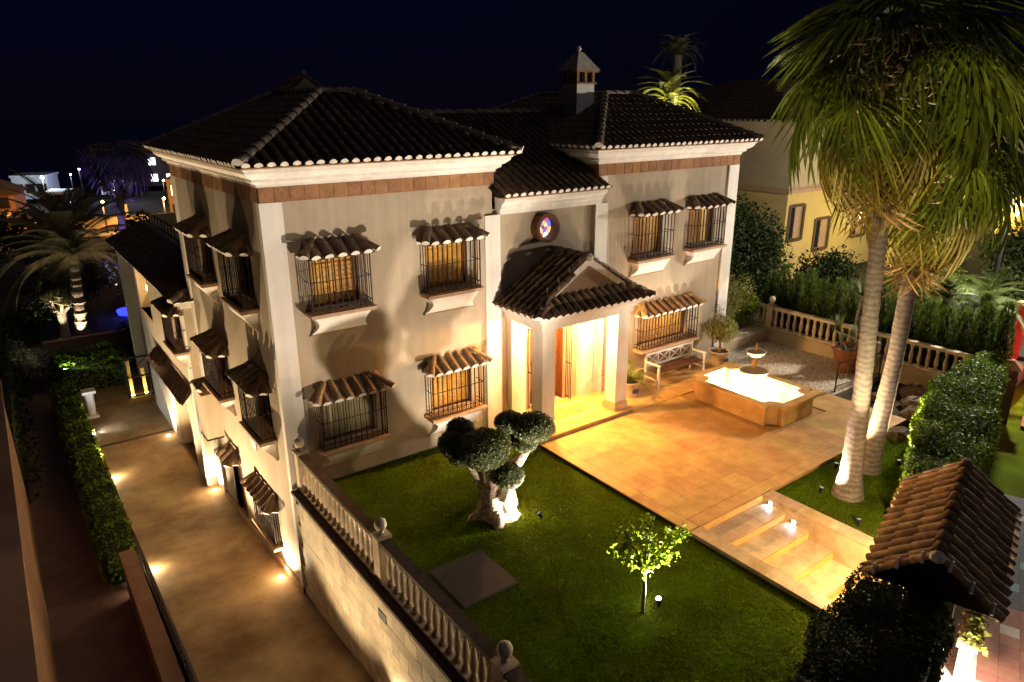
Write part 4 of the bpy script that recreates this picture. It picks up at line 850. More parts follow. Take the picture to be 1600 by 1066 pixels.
FAND = [fan_mesh('dead_frond', L_dead, .7, .95, 22, R(60), .3, R(25)), fan_mesh('dead_frond', L_dead, .5, 1.0, 20, R(50), .3, R(12))]
def fan_palm(label, base, path, rads, hub, n_live, n_yel, n_dead, sc=1.0, group='tall fan palms', FAN=FAN, FAND=FAND):
    t = thing('fan_palm', label, 'palm tree', base, 0, group)
    b = MB(); N = 46; pts = []; rr = []
    pv = [Vector(p) for p in path]; K = len(pv) - 1
    for i in range(N + 1):
        s = i / N * K; k = min(int(s), K - 1); u = s - k; pts.append(pv[k].lerp(pv[k + 1], u)); rr.append((rads[k] * (1 - u) + rads[k + 1] * u) * (1 + (.035 if i % 2 else -.02)))
    b.tube(pts, rr, 14); obj('trunk', b, M_bark, t, smooth=True)
    h = Vector(hub)
    b = MB(); b.lathe([(.1, -.5), (.30, -.3), (.34, 0), (.24, .3), (.08, .5)], 10, tuple(h)); obj('crown_shaft', b, M_bark, t)
    for k in range(n_live):
        e = R(72 - 95 * ((k + .5) / n_live) ** .8 + random.uniform(-7, 7)); az = k * 2.39996 + random.uniform(-.15, .15)
        put('frond', FAN[k % 2], t, M=Matrix.Translation(h) @ Matrix.Rotation(az, 4, 'Z') @ Matrix.Rotation(-e, 4, 'Y') @ Matrix.Rotation(random.uniform(-.55, .55), 4, 'X') @ Matrix.Scale(sc * random.uniform(.8, 1.12), 4))
    for k in range(n_yel):
        e = R(-22 - 34 * (k + .5) / n_yel); az = k * 2.39996 + .9
        put('frond', FANY[k % 2], t, M=Matrix.Translation(h + Vector((0, 0, -.25))) @ Matrix.Rotation(az, 4, 'Z') @ Matrix.Rotation(-e, 4, 'Y') @ Matrix.Scale(sc * random.uniform(.85, 1.1), 4))
    for k in range(n_dead):
        e = R(-72 - 12 * random.random()); az = k * 2.39996 + .4
        put('dead_frond', FAND[k % 2], t, M=Matrix.Translation(h + Vector((0, 0, -.35 - 1.0 * (k + .5) / n_dead))) @ Matrix.Rotation(az, 4, 'Z') @ Matrix.Rotation(-e, 4, 'Y') @ Matrix.Scale(sc * random.uniform(.7, 1.0), 4))
    P_ = np.concatenate([rng.normal(0, 1, (500, 3)) * (.22, .22, .26) + np.array(hub) + (0, 0, .35), rng.normal(0, 1, (900, 3)) * (.30, .30, .34) + np.array(hub) + (-.95 * sc, -.48 * sc, .15)]); leafcloud('flower_fibre', P_, rng.normal(size=(1400, 3)), .24, leafmat('palm_fibre', (.26, .17, .10), .4, .2), t, .12, 1)
    return t
fan_palm('taller fan palm in front with its trunk lit white at the foot', (9.58, -7.33, -.1), [(0, 0, 0), (0, .0, .5), (-.03, .02, 2.2), (-.12, .10, 4.6), (-.28, .2, 8.2)], [.33, .23, .175, .155, .14], (-.30, .22, 8.45), 46, 16, 14, 1.16)
fan_palm('shorter leaning fan palm behind the taller one', (10.99, -7.03, -.1), [(0, 0, 0), (.03, -.02, .5), (.14, -.10, 2.7), (.15, -.12, 4.9), (.2, -.14, 6.7)], [.27, .21, .165, .165, .14], (.2, -.14, 6.95), 38, 22, 24, 1.05)

def hedge_faces(name, label, poly, z0, z1, m, size, dens, core=True, cat='hedge', bulge=.05):
    t = thing(name, label, cat, (sum(p[0] for p in poly) / len(poly), sum(p[1] for p in poly) / len(poly), z0)); o = np.array(t.location)
    P = []; N = []; a = np.array(poly, float)
    n = len(a)
    for i in range(n):
        p, q = a[i], a[(i + 1) % n]; L = np.linalg.norm(q - p); k = int(L * (z1 - z0) * dens); s = rng.random(k); zz = z0 + (z1 - z0) * rng.random(k); nr = np.array(((q - p)[1], -(q - p)[0])) / L
        xy = p + (q - p) * s[:, None]; wob = bulge * (np.sin(xy[:, 0] * 4.3 + zz * 3) + np.sin(xy[:, 1] * 5.1 + zz * 2.2)); xy = xy + nr * (wob + rng.normal(0, .03, k))[:, None]
        P.append(np.column_stack([xy, zz])); N.append(np.tile((nr[0], nr[1], .25), (k, 1)))
    mn, mx = a.min(0), a.max(0); k = int((mx - mn).prod() * dens * 1.0); xy = mn + (mx - mn) * rng.random((k, 2)); xy = xy[inpoly(xy[:, 0], xy[:, 1], poly)]
    zz = z1 + bulge * (np.sin(xy[:, 0] * 3.7) + np.sin(xy[:, 1] * 4.9 + xy[:, 0])) + rng.normal(0, .03, len(xy)); P.append(np.column_stack([xy, zz])); N.append(np.tile((0, 0, 1.), (len(xy), 1)))
    P = np.concatenate(P) - o; leafcloud('foliage', P, np.concatenate(N), size, m, t, .5, .65)
    if core:
        c = a.mean(0); ins = c + (a - c) * np.maximum(.0, 1 - .14 / np.maximum(np.linalg.norm(a - c, axis=1, keepdims=True), .2)); b = MB(); b.prism([tuple(q - o[:2]) for q in ins], 0, z1 - z0 - .10); obj('hedge_core', b, mat('foliage_core', (.018, .028, .010)), t)  # added solid dark filler so the hedge isn't see-through, no modelled twigs
    return t
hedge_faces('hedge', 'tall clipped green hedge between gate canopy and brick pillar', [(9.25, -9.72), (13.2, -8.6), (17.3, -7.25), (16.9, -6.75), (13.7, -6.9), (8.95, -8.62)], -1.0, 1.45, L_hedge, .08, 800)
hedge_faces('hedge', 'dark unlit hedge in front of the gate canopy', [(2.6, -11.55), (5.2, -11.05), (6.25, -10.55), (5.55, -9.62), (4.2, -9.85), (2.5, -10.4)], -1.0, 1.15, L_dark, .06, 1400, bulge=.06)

# ------------------------------------------------------------------ gate canopy, street side
GR = R(16.5)
gc_ = thing('gate_canopy', 'tiled gable canopy over the street gate between two hedges', 'gate', (7.30, -10.10, -1.0), GR)
b = MB(); hw_, hl = .86, 1.66; ze, zr = 2.18, 2.84
b.add([(-hl, hw_, ze), (hl, hw_, ze), (hl, 0, zr), (-hl, 0, zr), (-hl, -hw_, ze), (hl, -hw_, ze)], [(0, 1, 2, 3), (3, 2, 5, 4), (0, 4, 5, 1), (0, 3, 4), (1, 5, 2)]); cdk = obj('canopy_roof', b, M_deck, gc_)
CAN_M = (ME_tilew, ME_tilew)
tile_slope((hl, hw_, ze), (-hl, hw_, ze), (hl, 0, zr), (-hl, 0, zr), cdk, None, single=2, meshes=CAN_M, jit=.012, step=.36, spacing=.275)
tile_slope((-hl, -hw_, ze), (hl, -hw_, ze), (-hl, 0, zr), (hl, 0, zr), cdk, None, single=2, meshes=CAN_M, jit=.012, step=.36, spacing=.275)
ridge_line((-hl - .05, 0, zr + .03), (hl + .05, 0, zr + .03), cdk, None, 1.3, True, mesh=ME_tilew)
for s in (-1, 1):
    for e in (-1, 1): ridge_line((e * (hl + .03), s * hw_, ze + .02), (e * (hl + .03), 0, zr + .03), cdk, None, 1.0, True, mesh=ME_tilew)
    for k in range(3):
        b = MB(); tt = (k + .4) / 3; y_ = s * hw_ * (1 - tt); z_ = ze + (zr - ze) * tt; b.tube([(-hl + .12, y_ + .02 * s, z_ + .05), (-hl - .03, y_, z_ + .135), (-hl - .14, y_, z_ + .03)], .028, 5); obj('mortar_joint', b, M_mortar, cdk)
b = MB(); b.lathe([(.03, -.06), (.11, 0), (.10, .08), (.03, .13)], 8, (-hl - .06, 0, zr)); obj('apex_mortar', b, M_mortar, cdk)
for e in (-1, 1):
    b = MB(); b.box(e * 1.28 - .2, e * 1.28 + .2, -.32, .32, -.2, ze - .02); obj('pillar', b, M_wall, gc_)
b = MB(); b.box(-1.05, 1.05, -.05, .05, -.05, 1.95)
for k in range(8): b.box(-1.04 + .26 * k, -.80 + .26 * k, -.07, .07, .02, 1.9)
obj('gate_leaf', b, M_brown, gc_)
b = MB(); b.box(-1.0, -.88, -.34, -.32, .9, 1.2); obj('plaque', b, mat('grey_plaque', (.25, .22, .25), .5, .3, 20), gc_)
lp = empty('assumed_canopy_lamp', gc_, (.1, .45, 2.02)); b = MB(); b.lathe([(.02, .12), (.06, .08), (.09, 0), (.08, -.04)], 10); obj('lamp_body', b, M_black, lp); b = MB(); b.lathe([(.075, -.03), (.06, -.06), (.005, -.075)], 10); obj('bulb', b, emat('warm_bulb', (1, .72, .38), 40), lp)  # assumed lamp under the canopy, inferred from the light on steps and lawn
lamp('canopy_light', 'POINT', (.1, .62, 1.90), 210, (1, .74, .40), gc_, .06)
# pavement of the street
SR = R(19.5); sd = Vector((math.cos(SR), math.sin(SR), 0)); sn = Vector((math.sin(SR), -math.cos(SR), 0)); so_ = Vector((7.0, -10.45, 0))
def P2(s, n): q = so_ + sd * s + sn * n; return (q.x, q.y)
sheet('street', [P2(-30, -.3), P2(-30, 30), P2(90, 30), P2(90, -.3)], -1.06, M_asphalt, 'street pavement ground outside the hedge', 'street', .4)
pv = MB(); pv.prism([P2(-9, -.25), P2(-9, 2.5), P2(12, 2.5), P2(12, -.25)], -1.06, -1.02); pav = tag(obj('pavement', pv, mat('paver_joint', (.12, .09, .08), .9, .2, 8)), 'street pavement of small square red and white pavers', 'pavement', kind='structure')
PM = {k: mat('paver_' + k, c, .75, .15, 8, .1, 60, rnd=.12) for k, c in dict(white=(.62, .56, .48), red=(.36, .16, .11), grey=(.10, .10, .12), blue=(.20, .30, .33)).items()}
_q = {}
for k, m in PM.items(): b = MB(); b.box(-.147, .147, -.147, .147, -.03, 0); _q[k] = b.mesh('paver', m)
for i in range(37):
    for j in range(8):
        s = -3.6 + .3 * i; n = .12 + .3 * j
        k = ('white' if j < 2 else ('white' if (i * 5 + j * 3) % 11 == 0 else 'red')) if s < 2.6 else ('blue' if (i * 3 + j * 5) % 7 == 0 else 'grey')
        q = so_ + sd * s + sn * n; put('paver', _q[k], pav, M=Matrix.Translation((q.x, q.y, -1.0)) @ Matrix.Rotation(SR, 4, 'Z'))
verge = sheet('verge', [P2(2.4, .9), P2(2.4, 1.05), P2(40, 5), P2(40, .2), P2(10, .2)], -1.01, M_lawn, 'dark grass verge outside the tall hedge', 'verge', .05)
t = thing('ivy_wall', 'low pale wall with ivy in front of the gate canopy', 'wall', (7.40, -10.72, -1.0), GR)
b = MB(); b.box(-.3, .75, -.08, .12, 0, .62); obj('wall_body', b, M_white, t); b = MB(); b.box(-.34, .79, -.12, .17, .62, .68); obj('wall_cap', b, M_sill, t)
p = np.column_stack([rng.uniform(-.3, .9, 420), rng.normal(-.02, .09, 420), .69 + rng.normal(0, .05, 420)]); leafcloud('ivy', p, np.tile((0, 0, 1.), (420, 1)), .10, leafmat('ivy_leaves', (.16, .17, .03), .4), t, .8, .8)
t = thing('assumed_street_wall_lamp', 'assumed small wall lamp lighting the street pavement by the gate', 'lamp', (6.45, -10.50, -.55)); b = MB(); b.lathe([(.05, .1), (.08, .05), (.08, -.02)], 10); obj('housing', b, M_black, t); b = MB(); b.lathe([(.07, -.02), (.005, -.04)], 10); obj('lens', b, emat('white_bulb', (1, .86, .70), 30), t)  # unseen lamp, assumed as the source of the bright pavement
lamp('street_wall_light', 'POINT', (.35, -.55, .40), 75, (1, .84, .66), t, .06)
# brick pillar and red path
t = thing('gate_pillar', 'square brick gate pillar at the far end of the hedge', 'pillar', (18.4, -7.05, -.9), SR)
b = MB()
for k in range(14): b.box(-.24, .24, -.24, .24, .12 * k + .008, .12 * k + .118)
obj('brick_course', b, M_brick, t); b = MB(); b.box(-.22, .22, -.22, .22, 0, 1.7); obj('core', b, M_mortar_grey, t)
b = MB(); b.frust([(-.32, -.32, 1.7), (.32, -.32, 1.7), (.32, .32, 1.7), (-.32, .32, 1.7)], [(-.1, -.1, 1.92), (.1, -.1, 1.92), (.1, .1, 1.92), (-.1, .1, 1.92)]); obj('cap', b, M_terra, t)
b = MB(); b.lathe([(.05, 0), (.06, .03), (.04, .05)], 8); o = obj('door_bell', b, M_paint, t, M=Matrix.Translation((-.05, -.25, 1.3)) @ Matrix.Rotation(R(90), 4, 'X'))
sheet('red_path', [(18.6, -7.6), (40, -1.6), (40, -4.6), (19.5, -10.4)], -.90, mat('red_paving', (.42, .10, .08), .8, .25, 9, .3, 30), 'red paved path beyond the brick pillar', 'path', .1)
t = thing('red_post', 'tall red painted gate post beside the red path', 'post', (22.3, -5.9, -.9)); b = MB(); b.box(-.12, .12, -.12, .12, 0, 2.6); obj('shaft', b, mat('red_paint', (.5, .04, .03), .6), t); b = MB(); b.box(-.17, .17, -.17, .17, 2.6, 2.72); obj('cap', b, M_brick, t)
t = thing('path_lamp', 'low red-tinted path lamp beyond the brick pillar', 'lamp', (21.0, -7.6, -.9)); b = MB(); b.lathe([(.06, 0), (.05, .7), (.09, .72), (.09, .80)], 10); obj('bollard', b, M_black, t); b = MB(); b.lathe([(.08, .80), (.07, .9), (.01, .93)], 10); obj('lens', b, emat('red_bulb', (1, .25, .15), 14), t)
lamp('path_light', 'POINT', (0, 0, 1.1), 70, (1, .30, .20), t, .08)

# ------------------------------------------------------------------ left side of the driveway
t = thing('metal_fence', 'low black perforated metal fence along the driveway edge', 'fence', (-2.80, -2, 0)); b = MB()
for k in range(70): yy = -6 + .18 * k; b.box(-.008, .008, yy - .03, yy + .03, rz(yy - 2) - .1, rz(yy - 2) + .55)
obj('slats', b, M_black, t)
b = MB()
for zz in (.55, .30, .05): b.frust([(-.025, -6, rz(-8) + zz), (.025, -6, rz(-8) + zz), (.025, 6.6, rz(4.6) + zz), (-.025, 6.6, rz(4.6) + zz)], [(-.025, -6, rz(-8) + zz + .05), (.025, -6, rz(-8) + zz + .05), (.025, 6.6, rz(4.6) + zz + .05), (-.025, 6.6, rz(4.6) + zz + .05)])
obj('rails', b, mat('fence_metal', (.16, .15, .17), .35, .2, 10, metal=.6), t)
t = thing('boundary_wall', 'brown boundary wall with flat top between the lane and driveway fence', 'wall', (-3.12, -2, -3.6)); b = MB(); b.box(-.14, .14, -7, 5.4, -.4, 1.35); obj('wall_body', b, M_conc, t); b = MB(); b.box(-.17, .17, -7, 5.4, 1.35, 1.40); obj('wall_cap', b, mat('pink_cap', (.34, .20, .14), .9, .2, 3), t)
sheet('lane', [(-4.95, -14), (-3.2, -14), (-3.2, 24), (-4.95, 24)], -3.55, M_asphalt, 'dark lane between the boundary wall and the neighbouring wall', 'lane', .3)
t = thing('neighbour_wall', 'plain brown wall of the neighbouring building beside the lane', 'wall', (-5.1, 0, -3.6)); b = MB(); b.box(-.6, .16, -8, 9.5, -.3, 4.2); obj('wall_body', b, M_conc, t); b = MB(); b.box(-.7, .22, -8, 9.6, 4.2, 4.3); obj('wall_cap', b, M_conc, t)
hedge_faces('hedge', 'dark ivy hedge along the far driveway edge', [(-3.55, 4.0), (-2.86, 4.0), (-2.86, 17.6), (-3.55, 17.6)], -3.5, -2.35, L_hedge, .11, 170, bulge=.09)
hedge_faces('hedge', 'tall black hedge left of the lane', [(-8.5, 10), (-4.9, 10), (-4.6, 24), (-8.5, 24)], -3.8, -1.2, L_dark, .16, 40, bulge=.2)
hedge_faces('hedge', 'bright green clipped bush at the end of the driveway court', [(-3.1, 18.9), (-.9, 18.6), (-.5, 21.6), (-3.2, 22.0)], -3.4, -2.25, L_hedge, .12, 150, bulge=.12, cat='bush')
t = thing('pedestal', 'white fluted pedestal column at the end of the driveway', 'pedestal', (-2.52, 15.75, -3.35)); b = MB(); b.box(-.2, .2, -.2, .2, 0, .1); obj('foot', b, M_paint, t); b = MB(); b.lathe([(.14, .1), (.13, .2), (.16, .95), (.15, 1.0)], 12); obj('shaft', b, M_paint, t); b = MB(); b.box(-.23, .23, -.23, .23, 1.0, 1.1); obj('capital', b, M_paint, t)
t = thing('garden_gate', 'black framed garden gate with two yellow lit posts', 'gate', (-.62, 16.9, -3.35))
b = MB()
for x in (-.45, .45): b.box(x - .035, x + .035, -.03, .03, 0, 1.7)
for z in (0.02, .85, 1.66): b.box(-.415, .415, -.025, .025, z, z + .06)
b.tube([(-.4, 0, .9), (.4, 0, 1.66)], .02, 4); obj('frame', b, M_black, t)
for x, zz in ((-.28, 1.5), (.22, 1.1)):
    b = MB(); b.box(x - .06, x + .06, .25, .37, 0, zz); obj('post', b, M_yel, t)
    b = MB(); b.box(x - .05, x + .05, .10, .20, 0, .05); obj('post_lamp', b, emat('yellow_bulb', (1, .7, .18), 25), t); lamp('post_light', 'SPOT', (x, .12, .06), 42, (1, .72, .2), t, .03, aim=(0, .14, 1), angle=70)
def inground(label, loc, e, colr, rad=.055, strength=45, up=(0, 0, 1), ang=165, group='in-ground driveway lamps'):
    t = thing('ground_lamp', label, 'lamp', loc, 0, group); b = MB(); b.lathe([(rad * 1.5, -.02), (rad * 1.5, .004), (rad * 1.05, .012)], 14, caps=False); obj('ring', b, mat('steel', (.5, .48, .45), .35, .1, 10, metal=.8), t)
    b = MB(); b.lathe([(rad * 1.08, .010), (rad * .6, .02), (.002, .024)], 14, caps=False); obj('lens', b, emat('lens_%02d%02d%02d_%d' % (*[int(c * 20) for c in colr], strength), colr, strength), t)
    lamp('ground_light', 'SPOT', (0, 0, .06), e * 9, colr, t, .03, aim=up, angle=ang, blend=.5); lamp('ground_glow', 'POINT', (0, 0, .16), e * .12, colr, t, .06); return t
WM = (1, .74, .42); 
for (x, y, e, lb) in ((-.24, 1.05, 105, 'in-ground lamp by the wall below the corner pilaster'), (-.25, 7.2, 100, 'in-ground lamp by the wall under the hanging wall box'), (-.55, 12.2, 100, 'in-ground lamp by the wall below the garage canopy'), (-.22, -5.0, 36, 'assumed in-ground lamp at the foot of the retaining wall'), (-2.60, 3.6, 80, 'in-ground lamp at the fence side of the driveway'), (-2.62, 9.95, 80, 'in-ground lamp at the hedge side of the driveway middle'), (-2.62, -2.6, 22, 'assumed in-ground lamp at the lower fence side of the driveway')):  # retaining wall and lower fence lamps are out of view and assumed
    up = (.10, 0, 1) if x > -1 else (.55, 0, 1)
    inground(lb, (x, y, rz(y) + .005), e * (.26 if x > -1 else 1.35), WM, up=up, ang=120 if x > -1 else 110)
inground('cool white in-ground lamp near the white pedestal', (-2.72, 14.0, -3.345), 7, (.85, .93, 1.0), up=(.6, .2, 1))
for (x, y, z, lb) in ((7.985, -6.53, -.09, 'upper cool white step light in the cheek wall'), (7.985, -7.10, -.26, 'lower cool white step light in the cheek wall')):
    t = thing('step_light', lb, 'lamp', (x, y, z), 0, 'step lights'); b = MB(); b.box(-.004, .01, -.05, .05, -.03, .03); obj('bezel', b, mat('steel', (.5, .48, .45)), t); b = MB(); b.box(-.010, -.005, -.038, .038, -.02, .02); obj('lens', b, emat('cool_lens', (.75, .85, 1), 30), t); lamp('step_lamp_light', 'SPOT', (-.03, 0, 0), 4, (.45, .6, 1), t, .02, aim=(-1, 0, -.75), angle=110)
def spike(label, loc, aim, e, colr, ang=120, lens=1, group='garden spotlights', blend=.5):
    t = thing('garden_spotlight', label, 'spotlight', loc, 0, group); d = Vector(aim).normalized(); b = MB(); b.tube([(0, 0, -.08), (0, 0, .10)], .012, 5); obj('spike', b, M_black, t)
    b = MB(); b.tube([Vector((0, 0, .12)) - d * .07, Vector((0, 0, .12)) + d * .05], [.035, .05], 10, caps=True); obj('head', b, M_black, t)
    b = MB(); b.tube([Vector((0, 0, .12)) + d * .052, Vector((0, 0, .12)) + d * .056], .044, 10); obj('lens', b, emat('lens_w%d' % lens, colr, lens if lens > 1 else .18), t)
    lamp('spot', 'SPOT', tuple(Vector((0, 0, .12)) + d * .07), e, colr, t, .03, aim=tuple(d), angle=ang, blend=blend); return t
spike('black spotlight at the foot of the cloud-pruned olive', (3.66, -4.10, -.1), (-.50, .62, .75), 400, (1, .84, .64), 136, 1)
spike('glaring white spotlight at the foot of the lemon tree', (3.62, -7.36, -.1), (-.15, .12, 1.0), 520, (1, .93, .75), 110, 120)
lamp('lemon_glow', 'POINT', (-.02, .02, .17), 9, (1, .92, .74), bpy.data.objects['garden_spotlight.001'], .03)
lamp('facade_flood', 'SPOT', (.0, .06, .16), 1050, (1, .84, .66), bpy.data.objects['garden_spotlight.001'], .11, aim=(-.9, 7.36, 5.4), angle=64, blend=.7)
spike('black spotlight in front of the taller fan palm', (9.16, -6.95, -.1), (.16, -.13, 1.0), 330, (1, .82, .68), 120)
spike('assumed black spotlight between the two fan palms', (10.45, -6.55, -.1), (.05, -.04, 1.0), 1100, (1, .80, .40), 80)  # assumed uplight for the yellow crown undersides, hidden by the trunks
spike('added black spotlight on the palm lawn near the cheek wall', (8.62, -8.1, -.1), (.09, .12, 1.0), 1500, (1, .86, .52), 46)  # added narrow beam to brighten the front of the taller crown
spike('assumed black spotlight behind the shorter fan palm', (11.75, -7.35, -.1), (.0, .04, 1.0), 1100, (1, .82, .42), 80)  # second assumed crown uplight, kept out of sight
# porch ceiling lamps
for x in (6.65, 7.95):
    t = thing('porch_lamp', 'round recessed lamp in the porch ceiling nearer the %s' % ('lawn' if x < 7 else 'patio'), 'lamp', (x, -.55, 2.99), 0, 'porch ceiling lamps'); b = MB(); b.lathe([(.10, .01), (.10, -.03), (.08, -.03)], 14); obj('rim', b, M_paint, t); b = MB(); b.lathe([(.08, -.028), (.003, -.034)], 14, caps=False); obj('lens', b, emat('porch_lens', (1, .74, .40), 60), t)
    lamp('porch_light', 'POINT', (0, -.1, -.16), 310, (1, .53, .165), t, .09)
# loggia lamp
t = thing('loggia_lamp', 'orange lamp inside the arched loggia of the extension', 'lamp', (-.10, 14.2, 1.7)); b = MB(); b.lathe([(.04, -.1), (.08, -.02), (.06, .1)], 8); obj('shade', b, emat('orange_bulb', (1, .55, .15), 8), t); lamp('loggia_light', 'POINT', (-.12, 0, -.1), 14, (1, .6, .2), t, .05)

# ------------------------------------------------------------------ garden and town beyond the driveway
FEA = feather_mesh('frond', 3.6, .48, 26, .42, L_date, .05)
def date_palm(label, base, h, n, sc, m_trunk, lean=(0, 0), mesh=None, r=.28, group='feathery palms'):
    t = thing('date_palm', label, 'palm tree', base, 0, group); b = MB(); N = 40
    b.tube([(lean[0] * s, lean[1] * s, h * s) for s in np.linspace(0, 1, N)], [r * (1.15 - .40 * s) * random.uniform(.85, 1.15) for i, s in enumerate(np.linspace(0, 1, N))], 9); obj('trunk', b, m_trunk, t)
    for k in range(n):
        e = R(80 - 105 * ((k + .5) / n)); put('frond', mesh or FEA, t, M=Matrix.Translation((lean[0], lean[1], h)) @ Matrix.Rotation(k * 2.39996, 4, 'Z') @ Matrix.Rotation(-e, 4, 'Y') @ Matrix.Scale(sc * random.uniform(.85, 1.1), 4))
    return t
date_palm('date palm with uplit rough trunk in the dark garden', (-1.6, 27.1, -3.3), 4.4, 52, 1.3, M_bark, (.3, -.2))
spike('spotlight at the foot of the date palm trunk', (-1.75, 26.4, -3.3), (.05, .25, 1), 420, (1, .74, .5), 75)
PUR = feather_mesh('frond', 2.2, .8, 20, .40, L_date, .05)
fan_palm('tall palm tinted purple by garden light', (2.1, 37.2, -3.3), [(0, 0, 0), (.1, .1, .6), (.3, .4, 3.5), (.5, .6, 5.5), (.7, .9, 7.6)], [.34, .28, .24, .22, .2], (.7, .9, 7.9), 44, 0, 14, 1.15, 'palms in the dark garden', [fan_mesh('frond', leafmat('violet_lit_palm', (.085, .07, .10), .4, .3), 1.1, 1.1, 24, R(120), .3, R(55))] * 2, [fan_mesh('dead_frond', leafmat('violet_lit_palm_dead', (.10, .08, .09)), .7, .9, 16, R(60), .3, R(25))] * 2)  # violet garden light is painted into the frond colours
spike('violet spotlight under the tall purple palm', (1.3, 35.2, -3.3), (.2, .42, 1), 1300, (.36, .22, 1.0), 70)
t = thing('dragon_tree', 'dragon tree with pale trunk and spiky rosettes in the dark garden', 'tree', (-2.31, 28.0, -3.3)); b = MB(); b.tube([(0, 0, 0), (.05, 0, .7), (.05, 0, 1.25)], [.26, .20, .24], 9)
hd = [(.05 + .55 * math.cos(a), .55 * math.sin(a), 1.75 + .2 * math.sin(2 * a)) for a in np.linspace(0, 5.6, 8)] + [(.05, 0, 2.0)]
for q in hd: b.tube([(.05, 0, 1.15), (q[0] * .7, q[1] * .7, 1.5), q], [.12, .08, .06], 6)
obj('trunk', b, M_barkw, t); ME_db = blade_mesh('rosette_blade', .62, .03, leafmat('dragon_blades', (.30, .32, .15), .4), .1)
for q in hd:
    for k in range(16): put('rosette_blade', ME_db, t, M=Matrix.Translation(q) @ Matrix.Rotation(k * 2.4, 4, 'Z') @ Matrix.Rotation(R(-85 + 80 * ((k * .382) % 1)), 4, 'Y'))
spike('spotlight lighting the dragon tree', (-2.6, 27.0, -3.3), (.05, .2, 1), 110, (1, .88, .62), 100)
t = spike('green-white spotlight inside the clipped bush', (-3.0, 18.7, -2.35), (.35, .4, 1), 40, (.85, 1, .5), 175, 20, blend=.1)
b = MB(); b.lathe([(.55, 0), (.62, .25), (.45, .28), (.005, .30)], 18); t = thing('pool_light', 'blue glowing garden pool light in the dark lawn', 'lamp', (1.1, 30.7, -3.3)); obj('dome', b, emat('blue_glow', (.02, .03, 1.0), 1.6), t); lamp('pool_glow', 'POINT', (-.3, -.6, .8), 14, (.1, .12, 1), t, .2)
sheet('back_garden', [(-14, 20.3), (14, 20.3), (14, 62), (-14, 62)], -3.42, M_dark, 'dark back garden lawn behind the driveway', 'garden', .2)
t = thing('garden_terrace_wall', 'low brown retaining wall in front of the date palm', 'wall', (-1.2, 25.2, -3.4)); b = MB(); b.box(-2.2, 3.2, -.2, .2, 0, .7); obj('wall_body', b, M_conc, t)
SHL = [('dark rounded shrub left of the dragon tree', -4.6, 27, 1.7), ('dark shrub behind the garden gate', 1.6, 24, 1.4), ('dark spreading shrub beyond the date palm', -.6, 36, 2.2), ('dark bushy tree beside the extension roof end', 4.2, 33, 2.6), ('dark shrub mass near the far road', -2.5, 50, 3.0), ('dark leafy tree below the purple palm', 5.2, 45, 3.0), ('pale flowering shrub at the lane edge', -4.3, 22.5, 1.1), ('dark tree left of the white lit villa', -4.6, 60, 3.2)]
for lb, x, y, r_ in SHL:
    t = thing('shrub', lb, 'shrub', (x, y, -3.5), 0, 'dark garden shrubs'); b = MB(); b.tube([(0, 0, 0), (0, 0, r_)], [.1, .05], 6); obj('trunk', b, M_bark, t)
    P_ = []; N_ = []
    for k in range(9):
        c = rng.normal(0, .42, 3) * r_ * (1, 1, .5) + (0, 0, r_ * .75); p, nn = ellipsoid_pts(c, (r_ * .5, r_ * .5, r_ * .4), 260, .5); P_.append(p); N_.append(nn)
    leafcloud('crown', np.concatenate(P_), np.concatenate(N_), .10 * r_ + .06, L_dark if 'pale' not in lb else leafmat('pale_flowers', (.3, .25, .24), .5), t, .5, .9)
# road and town
sheet('sea', [(-600, 128), (600, 100), (600, 890), (-600, 890)], -4.3, mat('sea_water', (.004, .006, .02), .12, .2, .1, .2, 2, spec=.5), 'dark calm sea reaching to the night horizon', 'sea', .2)
sheet('road', [(-60, 68), (60, 61), (60, 69), (-60, 77)], -3.95, mat('town_road', (.14, .12, .10), .9, .2, .5), 'far town road lit orange by street lamps', 'road', .3)
t = thing('roadside_wall', 'long low roadside wall glowing orange under the street lamps', 'wall', (0, 70.5, -3.9), R(-5)); b = MB(); b.box(-30, 30, -.2, .2, 0, 1.1); obj('wall_body', b, mat('roadside_stucco', (.5, .38, .22)), t)
for k in range(12): b = MB(); b.box(-28 + 5 * k, -27.6 + 5 * k, -.3, .3, 0, 2.3); obj('pier', b, mat('roadside_stucco', (.5, .38, .22)), t)
def street_lamp(label, loc, h, e, colr, st=60, r=.22):
    t = thing('street_lamp', label, 'street lamp', loc, 0, 'far street lamps'); b = MB(); b.tube([(0, 0, 0), (0, 0, h - .2), (.0, -.3, h)], [.09, .06, .05], 6); obj('pole', b, M_black, t); b = MB(); b.lathe([(.02, -r), (r * .8, -r * .5), (r, 0), (r * .7, r * .6), (.02, r)], 8, (0, -.4, h - .1)); obj('lantern', b, emat('lantern_%d_%d' % (int(colr[1] * 100), st), colr, st), t); lamp('street_light', 'POINT', (0, -.6, h - .6), e, colr, t, .2)
street_lamp('orange street lamp above the far road', (-4.2, 66, -3.9), 3.4, 800, (1, .42, .10))
street_lamp('amber street lamp beside the thatched shelter', (4.8, 66.5, -3.9), 3.2, 800, (1, .50, .14), 30, .14)
street_lamp('amber street lamp nearest the extension roof', (9.5, 62, -3.9), 3.6, 600, (1, .52, .16), 30, .14)
street_lamp('cool white street lamp before the lit villas', (2.0, 98, -3.9), 3.4, 420, (.72, .85, 1), 40, .2)
street_lamp('blue-white street lamp behind the date palm', (9.6, 99, -3.9), 3.8, 300, (.45, .5, 1), 50, .2)
